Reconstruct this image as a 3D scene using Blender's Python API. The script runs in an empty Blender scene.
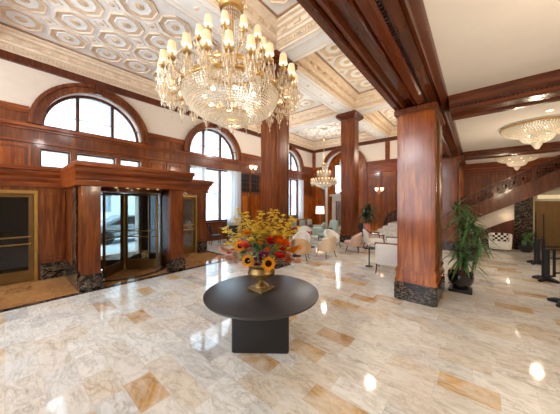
import bpy, bmesh, math, random
from mathutils import Vector, Matrix
from mathutils.geometry import tessellate_polygon
random.seed(7)
PI = math.pi
sc = bpy.context.scene
COL = sc.collection

# ------------------------------------------------------------------ helpers
def lin(h):
    h = h.lstrip('#')
    r = []
    for i in (0, 2, 4):
        v = int(h[i:i+2], 16) / 255
        r.append(v / 12.92 if v <= .04045 else ((v + .055) / 1.055) ** 2.4)
    return (*r, 1)

class MB:
    def __init__(s):
        s.bm = bmesh.new(); s.mi = 0; s.M = Matrix()
    def v(s, p):
        return s.bm.verts.new(s.M @ Vector(p))
    def f(s, vs):
        try:
            fc = s.bm.faces.new(vs); fc.material_index = s.mi; return fc
        except ValueError:
            return None
    def box(s, x0, x1, y0, y1, z0, z1):
        P = [s.v(p) for p in ((x0,y0,z0),(x1,y0,z0),(x1,y1,z0),(x0,y1,z0),(x0,y0,z1),(x1,y0,z1),(x1,y1,z1),(x0,y1,z1))]
        for q in ((3,2,1,0),(4,5,6,7),(0,1,5,4),(1,2,6,5),(2,3,7,6),(3,0,4,7)):
            s.f([P[i] for i in q])
    def rbox(s, x0, x1, y0, y1, z0, z1, r=.02, seg=2):
        b = bmesh.new()
        bmesh.ops.create_cube(b, size=1)
        for w in b.verts:
            w.co = Vector(((x0+x1)/2 + w.co.x*(x1-x0), (y0+y1)/2 + w.co.y*(y1-y0), (z0+z1)/2 + w.co.z*(z1-z0)))
        bmesh.ops.bevel(b, geom=b.edges[:], offset=r, segments=seg, profile=.5, affect='EDGES')
        s.merge(b)
    def merge(s, b, M=None):
        b.verts.index_update()
        vs = [s.v((M @ w.co) if M else w.co) for w in b.verts]
        for fc in b.faces:
            s.f([vs[w.index] for w in fc.verts])
        b.free()
    @staticmethod
    def pl(ax, a, u, w):
        return (a,u,w) if ax == 'x' else (u,a,w) if ax == 'y' else (u,w,a)
    def prism(s, poly, ax, a, b):
        A = [s.v(s.pl(ax,a,u,w)) for u, w in poly]; B = [s.v(s.pl(ax,b,u,w)) for u, w in poly]
        n = len(poly)
        for i in range(n):
            s.f([A[i], A[(i+1)%n], B[(i+1)%n], B[i]])
        s.f(A[::-1]); s.f(B)
    def plate(s, outer, holes, ax, a, b):
        loops = [outer] + holes
        flat = [p for l in loops for p in l]
        tris = tessellate_polygon([[Vector((u,w,0)) for u, w in l] for l in loops])
        A = [s.v(s.pl(ax,a,u,w)) for u, w in flat]; B = [s.v(s.pl(ax,b,u,w)) for u, w in flat]
        for t in tris:
            s.f([A[i] for i in t]); s.f([B[i] for i in reversed(t)])
        k = 0
        for l in loops:
            n = len(l)
            for i in range(n):
                i0, i1 = k+i, k+(i+1)%n
                s.f([A[i0], A[i1], B[i1], B[i0]])
            k += n
    def lathe(s, prof, seg=24, c=(0,0,0), a0=0, a1=2*PI, sx=1, sy=1):
        full = abs(a1-a0-2*PI) < 1e-6
        n = seg if full else seg+1
        rows = []
        for r, z in prof:
            if r < 1e-5 and full:
                rows.append([s.v((c[0],c[1],c[2]+z))])
            else:
                rows.append([s.v((c[0]+sx*r*math.cos(a0+(a1-a0)*i/seg), c[1]+sy*r*math.sin(a0+(a1-a0)*i/seg), c[2]+z)) for i in range(n)])
        for A, B in zip(rows, rows[1:]):
            for i in range(seg):
                j = (i+1) % n
                if len(A) == 1 and len(B) == 1: continue
                if len(A) == 1: s.f([A[0], B[j], B[i]])
                elif len(B) == 1: s.f([A[i], A[j], B[0]])
                else: s.f([A[i], A[j], B[j], B[i]])
    def tube(s, pts, r, seg=6, cap=True):
        pts = [Vector(p) for p in pts]; rows = []
        up = Vector((0,0,1)); prev = None
        for i, p in enumerate(pts):
            t = (pts[min(i+1,len(pts)-1)] - pts[max(i-1,0)]).normalized()
            if prev is None:
                a = t.cross(up) if abs(t.dot(up)) < .95 else t.cross(Vector((1,0,0)))
            else:
                a = prev - t*prev.dot(t)
            a.normalize(); prev = a; b = t.cross(a)
            rr = r[i] if isinstance(r, (list,tuple)) else r
            rows.append([s.v(p + rr*(a*math.cos(2*PI*k/seg) + b*math.sin(2*PI*k/seg))) for k in range(seg)])
        for A, B in zip(rows, rows[1:]):
            for k in range(seg):
                s.f([A[k], A[(k+1)%seg], B[(k+1)%seg], B[k]])
        if cap:
            s.f(rows[0][::-1]); s.f(rows[-1])
    def ball(s, c, r, sub=1, sz=1):
        b = bmesh.new(); bmesh.ops.create_icosphere(b, subdivisions=sub, radius=r)
        s.merge(b, Matrix.Translation(c) @ Matrix.Diagonal((1,1,sz,1)))
    def octa(s, c, r, h=None):
        h = h or r; x, y, z = c
        T = s.v((x,y,z+h)); D = s.v((x,y,z-h))
        R = [s.v((x+r*math.cos(k*PI/2), y+r*math.sin(k*PI/2), z)) for k in range(4)]
        for k in range(4):
            s.f([R[k], R[(k+1)%4], T]); s.f([R[(k+1)%4], R[k], D])
    def leaf(s, p, d, up, L, w, droop, n=5, fold=.15):
        p = Vector(p); d = Vector(d).normalized(); up = Vector(up)
        side = d.cross(Vector((0,0,1)))
        if side.length < .05: side = Vector((1,0,0))
        side.normalize(); rows = []
        for i in range(n+1):
            t = i/n
            c = p + d*L*t + Vector((0,0,-droop*L*t*t))
            ww = w*(math.sin(PI*min(1,(t*.92+.08)))**.7)
            nn = side.cross(d).normalized()
            rows.append((s.v(c - side*ww + nn*fold*ww), s.v(c), s.v(c + side*ww + nn*fold*ww)))
        for A, B in zip(rows, rows[1:]):
            s.f([A[0],A[1],B[1],B[0]]); s.f([A[1],A[2],B[2],B[1]])
    def build(s, name, mats, parent=None, smooth=True, loc=None):
        bm = s.bm
        bmesh.ops.recalc_face_normals(bm, faces=bm.faces[:])
        if smooth:
            for fc in bm.faces: fc.smooth = True
            for e in bm.edges:
                if len(e.link_faces) == 2 and e.calc_face_angle(0) > math.radians(38): e.smooth = False
        me = bpy.data.meshes.new(name); bm.to_mesh(me); bm.free()
        for m in (mats if isinstance(mats, (list,tuple)) else [mats]): me.materials.append(m)
        o = bpy.data.objects.new(name, me); COL.objects.link(o)
        if parent: o.parent = parent
        if loc: o.location = loc
        return o

def tag(o, label, cat, group=None, kind=None):
    o['label'] = label; o['category'] = cat
    if group: o['group'] = group
    if kind: o['kind'] = kind
    return o
def thing(name, label, cat, loc=(0,0,0), rz=0, group=None):
    o = bpy.data.objects.new(name, None); COL.objects.link(o); o.empty_display_size = .1
    o.location = loc; o.rotation_euler = (0,0,rz)
    return tag(o, label, cat, group)
def struct(name, mb, mats, parent=None, label=None, smooth=True):
    o = mb.build(name, mats, parent, smooth); o['kind'] = 'structure'
    if label: o['label'] = label
    return o
def sroot(name, loc=(0,0,0), label=None):
    o = bpy.data.objects.new(name, None); COL.objects.link(o); o.location = loc; o['kind'] = 'structure'
    o.empty_display_size = .1
    if label: o['label'] = label
    return o
def dup(o, parent=None, loc=None, rz=None, label=None, scale=None):
    c = o.copy(); COL.objects.link(c)
    if parent is not None: c.parent = parent
    for ch in list(o.children): dup(ch, c)
    if loc is not None: c.location = loc
    if rz is not None: c.rotation_euler = (0,0,rz)
    if label: c['label'] = label
    if scale: c.scale = (scale,)*3
    return c

# ------------------------------------------------------------------ materials
class NT:
    def __init__(s, name):
        s.m = bpy.data.materials.new(name); s.m.use_nodes = True; s.t = s.m.node_tree
        s.t.nodes.clear(); s.out = s.t.nodes.new('ShaderNodeOutputMaterial')
    def n(s, typ, **kw):
        x = s.t.nodes.new(typ)
        for k, v in kw.items():
            if k[0] == '_': x.inputs[k[1:].replace('_',' ')].default_value = v
            else: setattr(x, k, v)
        return x
    def l(s, a, b): s.t.links.new(a, b)
    def math(s, op, a, b=None):
        x = s.t.nodes.new('ShaderNodeMath'); x.operation = op
        for i, q in enumerate((a,b)):
            if q is None: continue
            if isinstance(q, (int,float)): x.inputs[i].default_value = q
            else: s.l(q, x.inputs[i])
        return x.outputs[0]
    def ramp(s, fac, stops, mode='LINEAR'):
        x = s.t.nodes.new('ShaderNodeValToRGB'); x.color_ramp.interpolation = mode
        e = x.color_ramp.elements
        while len(e) < len(stops): e.new(.5)
        for i, (p, c) in enumerate(stops):
            e[i].position = p; e[i].color = lin(c) if isinstance(c, str) else c
        s.l(fac, x.inputs[0]); return x.outputs[0]
    def mix(s, fac, a, b, typ='MIX'):
        x = s.t.nodes.new('ShaderNodeMix'); x.data_type = 'RGBA'; x.blend_type = typ
        for i, q in ((0,fac),(6,a),(7,b)):
            if isinstance(q, (int,float)): x.inputs[i].default_value = q
            elif isinstance(q, tuple): x.inputs[i].default_value = q
            else: s.l(q, x.inputs[i])
        return x.outputs[2]
    def bsdf(s, col, rough=.5, metal=0, coat=0, spec=.5, coat_rough=.08):
        b = s.t.nodes.new('ShaderNodeBsdfPrincipled')
        for k, q in (('Base Color',col),('Roughness',rough),('Metallic',metal),('Coat Weight',coat),('Specular IOR Level',spec),('Coat Roughness',coat_rough)):
            if isinstance(q, (int,float,tuple)): b.inputs[k].default_value = q
            else: s.l(q, b.inputs[k])
        s.l(b.outputs[0], s.out.inputs[0]); return b
    def coord(s, scale=(1,1,1), world=False):
        if world: src = s.t.nodes.new('ShaderNodeNewGeometry').outputs['Position']
        else: src = s.t.nodes.new('ShaderNodeTexCoord').outputs['Object']
        mp = s.t.nodes.new('ShaderNodeMapping'); mp.inputs['Scale'].default_value = scale
        s.l(src, mp.inputs[0]); return mp.outputs[0]
    def noise(s, vec, scale, detail=3, rough=.55, dist=0):
        x = s.n('ShaderNodeTexNoise', _Scale=scale, _Detail=detail, _Roughness=rough, _Distortion=dist)
        s.l(vec, x.inputs['Vector']); return x.outputs['Fac']

def plain(name, hexc, rough=.5, metal=0, coat=0, var=.12, vs=6, spec=.5):
    t = NT(name); n = t.noise(t.coord(), vs, 4)
    c = lin(hexc); d = tuple(x*(1-var) for x in c[:3]) + (1,); e = tuple(min(1,x*(1+var)) for x in c[:3]) + (1,)
    col = t.ramp(n, [(.3,d),(.7,e)])
    t.bsdf(col, rough, metal, coat, spec); return t.m
def wood(name, dark, mid, light, axis='z', rough=.32, coat=.22):
    t = NT(name)
    k = {'z':(7,7,.55),'y':(7,.55,7),'x':(.55,7,7)}[axis]
    v = t.coord(k)
    n1 = t.noise(v, 1.3, 6, .6, 1.2); n2 = t.noise(t.coord((1,1,1)), .9, 2); n3 = t.noise(v, 7, 3, .6)
    f = t.math('ADD', t.math('MULTIPLY', n1, .65), t.math('ADD', t.math('MULTIPLY', n2, .3), t.math('MULTIPLY', n3, .12)))
    col = t.ramp(f, [(.36,dark),(.52,mid),(.68,light)])
    t.bsdf(col, rough, 0, coat, .32, .1); return t.m
M = {}
M['wood'] = wood('mahogany', '#3a1807', '#632e0f', '#8a4c1f')
M['woody'] = wood('mahogany_long', '#441a07', '#733310', '#99511f', 'y')
M['woodx'] = wood('mahogany_cross', '#461b08', '#733210', '#96501e', 'x')
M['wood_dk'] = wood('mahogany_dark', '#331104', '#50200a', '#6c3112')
M['beam'] = wood('mahogany_beam', '#351306', '#54240d', '#703616', 'y', .2, .4)
M['beamx'] = wood('mahogany_beam_cross', '#391506', '#5d2a0e', '#7c3e17', 'x', .2, .4)
M['groove'] = plain('groove_shadow_wood', '#1d0c07', .5)
M['veneer'] = wood('burl_veneer', '#5a2408', '#8a420f', '#b86e26', 'z', .25, .3)
M['cream'] = plain('cream_wall', '#d8cbbd', .75, var=.03)
M['lowceil'] = plain('plain_ceiling', '#dcd7d3', .8, var=.03, vs=2)
M['plaster'] = plain('white_plaster', '#eff0ee', .7, var=.05, vs=3)
M['peach'] = plain('peach_plaster', '#e4d0b8', .65, var=.08)
M['tan'] = plain('tan_plaster', '#d8c3a6', .6, var=.12, vs=9)
M['line'] = plain('moulding_line', '#9a7857', .6)
M['gold'] = plain('gilt_metal', '#c9a86e', .28, 1, var=.1)
M['brass'] = plain('brass', '#a5854f', .34, 1, var=.1)
M['oldbrass'] = plain('aged_brass', '#8d7448', .4, .9, var=.2, vs=20)
M['bronze'] = plain('dark_bronze', '#6a4f28', .4, .6)
M['black'] = plain('black_metal', '#15151a', .45, .3)
M['tableblk'] = plain('table_black', '#2b2a2d', .33, 0, 0, .18, 9)
M['tablebase'] = plain('table_base_black', '#17171b', .5, 0, 0, .1)
M['whitefab'] = plain('white_fabric', '#e3dfda', .9, var=.05, vs=25)
M['tanfab'] = plain('tan_leather', '#c9a480', .55, var=.06)
M['beigefab'] = plain('beige_leather', '#d9bfa0', .55, var=.06)
M['pinkfab'] = plain('rose_fabric', '#c7a79a', .8, var=.06)
M['greenfab'] = plain('sage_fabric', '#9fb0a6', .85, var=.06)
M['darkfab'] = plain('charcoal_fabric', '#2b3036', .8)
M['redfab'] = plain('red_leather', '#7c2b22', .5)
M['terracotta'] = plain('salmon_ceramic', '#cf7d68', .45)
M['blackpot'] = plain('black_ceramic', '#121214', .18, 0, .5)
M['soil'] = plain('soil', '#2a1d14', .95)
M['leafm'] = plain('leaf_green', '#4d7240', .45, var=.45, vs=14)
M['leafd'] = plain('leaf_dark_green', '#2b4527', .45, var=.4, vs=14)
M['stem'] = plain('stem_brown', '#5b4630', .8)
M['silver'] = plain('silver_paint', '#aeb8c2', .25, .5, .5, .03)
M['paleglass'] = plain('sky_reflection_glass', '#aab6be', .2, vs=.5)  # sky reflection put into the colour of the street panes
M['darkglass'] = plain('dark_glass', '#20262c', .1)
M['pave'] = plain('pavement_concrete', '#c9ccd0', .85, vs=2)
M['facade'] = plain('pale_stone_facade', '#cfd3d6', .85, vs=1)
M['stone'] = plain('grey_stone', '#b9b4ae', .5)
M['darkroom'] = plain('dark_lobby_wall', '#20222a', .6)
M['beige'] = plain('beige_board', '#bdb49c', .7)
M['rubber'] = plain('tyre_rubber', '#17171a', .8)
def petal(name, hexc):
    t = NT(name); n = t.noise(t.coord(), 30, 3); c = lin(hexc)
    col = t.ramp(n, [(.3,tuple(x*.85 for x in c[:3])+(1,)),(.7,c)])
    d = t.n('ShaderNodeBsdfDiffuse'); tl = t.n('ShaderNodeBsdfTranslucent'); t.l(col, d.inputs[0]); t.l(col, tl.inputs[0])
    m = t.n('ShaderNodeMixShader', _Fac=.42); t.l(d.outputs[0], m.inputs[1]); t.l(tl.outputs[0], m.inputs[2]); t.l(m.outputs[0], t.out.inputs[0]); return t.m
for nm, hx in (('f_yellow','#f6dc62'),('f_gold','#f09a20'),('f_orange','#f27422'),('f_red','#cf2a26'),('f_coral','#e86450'),('f_purple','#a52c78'),('f_peach','#ecc0a4'),('f_brown','#3a1f12'),('f_green','#b3c07c')):
    M[nm] = petal(nm, hx)

def dark_marble():
    t = NT('black_portoro_marble'); v = t.coord((1,1,1.6))
    n = t.noise(v, 3.2, 8, .65, 2.2)
    a = t.math('ABSOLUTE', t.math('SUBTRACT', n, .5))
    col = t.ramp(a, [(0,'#a8927a'),(.012,'#4a3c32'),(.03,'#15110f'),(1,'#0b0908')])
    t.bsdf(col, .16, 0, .0, .35); return t.m
M['marble_blk'] = dark_marble()
def white_marble():
    t = NT('white_step_marble'); v = t.coord()
    n = t.noise(v, 2.2, 8, .65, 2)
    a = t.math('ABSOLUTE', t.math('SUBTRACT', n, .5))
    t.bsdf(t.ramp(a, [(0,'#b9b6b4'),(.05,'#dcdad8'),(1,'#ebe9e7')]), .2); return t.m
M['marble_wht'] = white_marble()

def floor_mat(name, stops, rl=.31, ln=.62, rough=.055, grout=.22):
    t = NT(name)
    g = t.n('ShaderNodeNewGeometry'); sp = t.n('ShaderNodeSeparateXYZ'); t.l(g.outputs['Position'], sp.inputs[0])
    x, y = sp.outputs[0], sp.outputs[1]
    ry = t.math('DIVIDE', y, rl); row = t.math('FLOOR', ry)
    w1 = t.n('ShaderNodeTexWhiteNoise', noise_dimensions='1D'); t.l(row, w1.inputs['W'])
    cx = t.math('ADD', t.math('DIVIDE', x, ln), t.math('MULTIPLY', w1.outputs[0], 9.7)); c = t.math('FLOOR', cx)
    cb = t.n('ShaderNodeCombineXYZ'); t.l(c, cb.inputs[0]); t.l(row, cb.inputs[1])
    w2 = t.n('ShaderNodeTexWhiteNoise', noise_dimensions='3D'); t.l(cb.outputs[0], w2.inputs['Vector'])
    base = t.ramp(w2.outputs['Value'], stops, 'CONSTANT')
    # veins, shifted from tile to tile
    off = t.n('ShaderNodeVectorMath', operation='SCALE'); t.l(w2.outputs['Color'], off.inputs[0]); off.inputs['Scale'].default_value = 13
    ad = t.n('ShaderNodeVectorMath', operation='ADD'); t.l(off.outputs[0], ad.inputs[0]); t.l(g.outputs['Position'], ad.inputs[1])
    mp = t.n('ShaderNodeMapping'); mp.inputs['Scale'].default_value = (1.1,2.6,1); mp.inputs['Rotation'].default_value = (0,0,.35); t.l(ad.outputs[0], mp.inputs[0])
    n1 = t.noise(mp.outputs[0], 1.6, 9, .68, 1.6); n2 = t.noise(mp.outputs[0], 3.1, 7, .7, 2.5)
    cloud = t.ramp(n2, [(.3,'#b9aa98'),(.46,'#ece9e4'),(.7,'#ffffff')])
    base = t.mix(.75, base, cloud, 'MULTIPLY')
    a = t.math('ABSOLUTE', t.math('SUBTRACT', n1, .5))
    vein = t.ramp(a, [(0,'#77706c'),(.014,'#a9a29c'),(.05,'#ffffff')])
    base = t.mix(.36, base, vein, 'MULTIPLY')
    soft = t.noise(t.coord((1.2,1.9,1), True), 1.7, 5, .65, .8)
    base = t.mix(t.ramp(soft, [(.38,(0,0,0,1)),(.66,(.6,.6,.6,1))]), base, lin('#e2e2e0' if grout < .3 else '#b98a5c'))
    # large areas drift between the grey and the honey stone
    big = t.noise(t.coord((.35,.35,1), True), 1.0, 3, .6)
    base = t.mix(t.math('MULTIPLY', big, .12), base, lin('#dcc09c'), 'MULTIPLY')
    fy = t.math('FRACT', ry); fx = t.math('FRACT', cx)
    ly = t.math('LESS_THAN', fy, .008/rl*.6); lx = t.math('LESS_THAN', fx, .008/ln*.6)
    j = t.math('MULTIPLY', t.math('MAXIMUM', ly, lx), grout)
    base = t.mix(j, base, lin('#8a7a6c'))
    t.bsdf(base, rough, 0, .0, .8); return t.m
M['floor'] = floor_mat('honed_marble_tiles', [(0,'#e4e5e5'),(.18,'#ddd9d3'),(.36,'#e9ebec'),(.52,'#dacfbf'),(.62,'#d9dbde'),(.77,'#d3b27e'),(.84,'#dfd8cc'),(.91,'#b9b8ba'),(.955,'#c49a5c')], .28, .52)
M['floor_in'] = floor_mat('brown_marble_tiles', [(0,'#b07d4c'),(.35,'#b98a55'),(.7,'#9d6c3e')], .42, .42, .05, .35)

def emis(name, hexc, st):
    t = NT(name); e = t.n('ShaderNodeEmission', _Color=lin(hexc), _Strength=st); t.l(e.outputs[0], t.out.inputs[0]); return t.m
M['bulb'] = emis('warm_bulb', '#ffe6c0', 5)
M['transom'] = emis('lit_transom', '#ffdfae', .7)
M['glim'] = emis('golden_glow_lamp', '#ffc878', 1.1)
M['down'] = emis('downlight_glow', '#ffe2b8', 9)
def shade_mat(name, hexc, st):
    t = NT(name)
    d = t.n('ShaderNodeBsdfDiffuse', _Color=lin('#f3e6d0')); tr = t.n('ShaderNodeBsdfTranslucent', _Color=lin('#f6dfba'))
    m1 = t.n('ShaderNodeMixShader', _Fac=.5); t.l(d.outputs[0], m1.inputs[1]); t.l(tr.outputs[0], m1.inputs[2])
    e = t.n('ShaderNodeEmission', _Color=lin(hexc), _Strength=st); a = t.n('ShaderNodeAddShader')
    t.l(m1.outputs[0], a.inputs[0]); t.l(e.outputs[0], a.inputs[1]); t.l(a.outputs[0], t.out.inputs[0]); return t.m
M['shade'] = shade_mat('lit_lamp_shade', '#ffe8cc', .2)
M['shade_in'] = emis('lit_shade_lining', '#fff1d8', 1.6)
M['shade_w'] = shade_mat('lit_white_shade', '#fff0d8', 1.3)
def thin_glass(name, clear=.86, tint='#f4fbff', rough=.02):
    t = NT(name); tr = t.n('ShaderNodeBsdfTransparent', _Color=lin(tint)); g = t.n('ShaderNodeBsdfGlossy', _Roughness=rough)
    m1 = t.n('ShaderNodeMixShader', _Fac=1-clear); t.l(tr.outputs[0], m1.inputs[1]); t.l(g.outputs[0], m1.inputs[2]); t.l(m1.outputs[0], t.out.inputs[0]); return t.m
M['glass'] = thin_glass('window_glass', .9)
M['doorglass'] = thin_glass('door_glass', .85, '#e6eff2')
M['smoked'] = thin_glass('smoked_glass', .95, '#3c444c')
def crystal(name, clear, hexc='#fff6e8', glow=0):
    t = NT(name); tr = t.n('ShaderNodeBsdfTransparent', _Color=lin('#fffaf0')); tl = t.n('ShaderNodeBsdfTranslucent', _Color=lin(hexc))
    g = t.n('ShaderNodeBsdfGlossy', _Color=lin('#fff7ea'), _Roughness=.12); d = t.n('ShaderNodeBsdfDiffuse', _Color=lin(hexc))
    a = t.n('ShaderNodeMixShader', _Fac=.5); t.l(tl.outputs[0], a.inputs[1]); t.l(d.outputs[0], a.inputs[2])
    b = t.n('ShaderNodeMixShader', _Fac=.35); t.l(a.outputs[0], b.inputs[1]); t.l(g.outputs[0], b.inputs[2])
    c = t.n('ShaderNodeMixShader', _Fac=clear); t.l(b.outputs[0], c.inputs[1]); t.l(tr.outputs[0], c.inputs[2])
    t.l(c.outputs[0], t.out.inputs[0]); return t.m
M['crystal'] = crystal('cut_crystal', .2, '#f3f0e8')
M['crystal_thin'] = crystal('blown_crystal', .74)
def sheer():
    t = NT('sheer_voile'); tr = t.n('ShaderNodeBsdfTransparent'); tl = t.n('ShaderNodeBsdfTranslucent', _Color=lin('#eef3f6')); d = t.n('ShaderNodeBsdfDiffuse', _Color=lin('#eef3f6'))
    a = t.n('ShaderNodeMixShader', _Fac=.4); t.l(tl.outputs[0], a.inputs[1]); t.l(d.outputs[0], a.inputs[2])
    c = t.n('ShaderNodeMixShader', _Fac=.25); t.l(a.outputs[0], c.inputs[1]); t.l(tr.outputs[0], c.inputs[2]); t.l(c.outputs[0], t.out.inputs[0]); return t.m
M['sheer'] = sheer()
def check_pillow():
    t = NT('black_white_chevron'); w = t.n('ShaderNodeTexChecker', _Scale=11); t.l(t.coord(), w.inputs['Vector'])
    w.inputs['Color1'].default_value = lin('#e8e4de'); w.inputs['Color2'].default_value = lin('#1a1a1c'); t.bsdf(w.outputs[0], .9); return t.m
M['chevron'] = check_pillow()

# ------------------------------------------------------------------ dimensions
XL, YF = -10.9, 17.3           # window wall, far wall
XR, YB = 8.0, -6.5
ZB, ZC, ZL = 6.6, 7.2, 4.25    # beam underside, coffered ceiling, low ceiling
def arch(yc, zs, r, n=24, base=None):
    p = [(yc + r*math.cos(PI*i/n), zs + r*math.sin(PI*i/n)) for i in range(n+1)]
    if base is not None: p = [(yc+r, base)] + p + [(yc-r, base)]
    return p
def ann(yc, zs, r0, r1, n=28):
    return [(yc+r1*math.cos(PI*i/n), zs+r1*math.sin(PI*i/n)) for i in range(n+1)] + [(yc+r0*math.cos(PI*i/n), zs+r0*math.sin(PI*i/n)) for i in range(n,-1,-1)]

# ------------------------------------------------------------------ floor
b = MB(); b.box(XL-.4, XR, YB, YF+.4, -.12, 0); struct('floor', b, M['floor'])
b = MB(); b.box(-10.9, -6.82, YB, 5.4, 0, .004); struct('floor_inlay', b, M['floor_in'])
b = MB(); b.box(-6.82, -6.66, YB, 5.56, 0, .006); b.box(-10.9, -6.82, 5.4, 5.56, 0, .006)
b.plate([(-8.18+1.22*math.cos(2*PI*i/40), 2.35+1.22*math.sin(2*PI*i/40)) for i in range(40)], [[(-8.18+1.05*math.cos(2*PI*i/40), 2.35+1.05*math.sin(2*PI*i/40)) for i in range(40)]], 'z', .0045, .007)
struct('floor_border', b, M['marble_blk'])

# ------------------------------------------------------------------ window wall
WIN = [(2.25, 1.48), (7.37, 1.5), (13.95, 1.5)]
ZS = 4.55
lowers = [[(.75,3.2),(1.5,3.2),(1.5,3.8),(.75,3.8)], [(1.65,3.2),(2.85,3.2),(2.85,3.8),(1.65,3.8)], [(3.0,3.2),(3.75,3.2),(3.75,3.8),(3.0,3.8)]]
def rect(a, b_, c, d): return [(a,c),(b_,c),(b_,d),(a,d)]
holes_low = lowers + [rect(1.05,3.65,0.0,2.75)] + [rect(yc-1.42,yc+1.42,1.0,3.9) for yc, r in WIN[1:]]
holes_low[3] = rect(1.05,3.65,.001,2.75)
holes_arch = [arch(yc, ZS, r) for yc, r in WIN]
b = MB(); b.plate(rect(YB,YF,0,ZC), holes_low + holes_arch, 'x', XL-.4, XL); struct('wall_left', b, M['cream'])
# mahogany lining up to 5 m
b = MB(); b.plate(rect(YB,YF,0,5.0), holes_low + [h[:] for h in holes_arch if 0] , 'x', XL+.001, XL+.05) if 0 else None
lin_holes = holes_low + [arch(yc, ZS, r, 24)[:] for yc, r in WIN]
# the part of each arch above the lining is left to the casings: clip the arcs at z = 4.98
clip = []
for yc, r in WIN:
    a0 = math.asin((4.98-ZS)/r)
    clip.append([(yc+r,ZS)] + [(yc+r*math.cos(a0*i/4), ZS+r*math.sin(a0*i/4)) for i in range(1,5)] + [(yc-r*math.cos(a0*i/4), ZS+r*math.sin(a0*i/4)) for i in range(4,0,-1)] + [(yc-r,ZS)])
b = MB(); b.plate(rect(YB,YF,0,5.0), holes_low + clip, 'x', XL, XL+.05)
struct('trim_1', b, M['wood'])
def wall_strips(b, x, mats=None):
    segs = []; e = YB
    for yc, r in WIN:
        segs.append((e, yc-r-.26)); e = yc+r+.26
    segs.append((e, YF)); return segs
b = MB()
for y0, y1 in wall_strips(b, XL):
    b.box(XL+.05, XL+.12, y0, y1, 4.93, 5.06); b.box(XL+.05, XL+.09, y0, y1, 4.86, 4.93)
b.box(XL+.05, XL+.16, YB, YF, 4.42, 4.52); b.box(XL+.05, XL+.1, YB, YF, 4.34, 4.42); b.box(XL+.05, XL+.1, YB, YF, 3.93, 3.99)
struct('trim_2', b, M['woody'])
b = MB()
b.box(XL, XL+.07, YB, YF, 6.34, ZB); b.box(XL+.07, XL+.1, YB, YF, 6.34, 6.4)
b.box(XL, -1.35, YF-.07, YF, 6.34, ZB); b.box(XL, -1.35, YF-.1, YF-.07, 6.34, 6.4)
struct('trim_3', b, M['wood_dk'])
# raised panels on the wall between the windows
b = MB()
def panel(b, ax, a, u0, u1, z0, z1, d, w=.07):
    for q in (rect(u0,u1,z0,z0+w), rect(u0,u1,z1-w,z1), rect(u0,u0+w,z0+w,z1-w), rect(u1-w,u1,z0+w,z1-w)):
        b.prism(q, ax, a, a+d)
    b.prism(rect(u0+w*2,u1-w*2,z0+w*2,z1-w*2), ax, a, a+d*.6)
for y0, y1 in ((-6.2,-4.4),(-4.3,-2.5),(-2.4,-.7),(-.6,.55),(4.0,4.75),(4.8,5.6)):
    panel(b, 'x', XL+.05, y0, y1, 3.02, 3.86, .03); 
for y0, y1 in ((9.1,9.85),(9.95,10.7),(10.8,11.55),(11.62,12.3),(15.6,16.4),(16.5,17.2)):
    panel(b, 'x', XL+.05, y0, y1, .35, 2.6, .03)
struct('trim_4', b, M['veneer'])
# shutter grilles
g = None
for k, (y0, y1) in enumerate(((9.15,9.85),(9.98,10.68),(10.85,11.5))):
    b = MB(); b.box(XL+.05, XL+.075, y0, y1, 2.72, 3.82)
    b.mi = 1
    for q in (rect(y0-.05,y1+.05,2.66,2.72), rect(y0-.05,y1+.05,3.82,3.88), rect(y0-.05,y0,2.72,3.82), rect(y1,y1+.05,2.72,3.82)): b.prism(q, 'x', XL+.05, XL+.1)
    b.mi = 2
    for i in range(1,3): b.box(XL+.075, XL+.085, y0+(y1-y0)*i/3-.008, y0+(y1-y0)*i/3+.008, 2.72, 3.82)
    for i in range(1,4): b.box(XL+.075, XL+.085, y0, y1, 2.72+1.1*i/4-.008, 2.72+1.1*i/4+.008)
    struct('window_%d' % (k+8), b, [M['darkglass'], M['wood'], M['wood_dk']])
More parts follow.
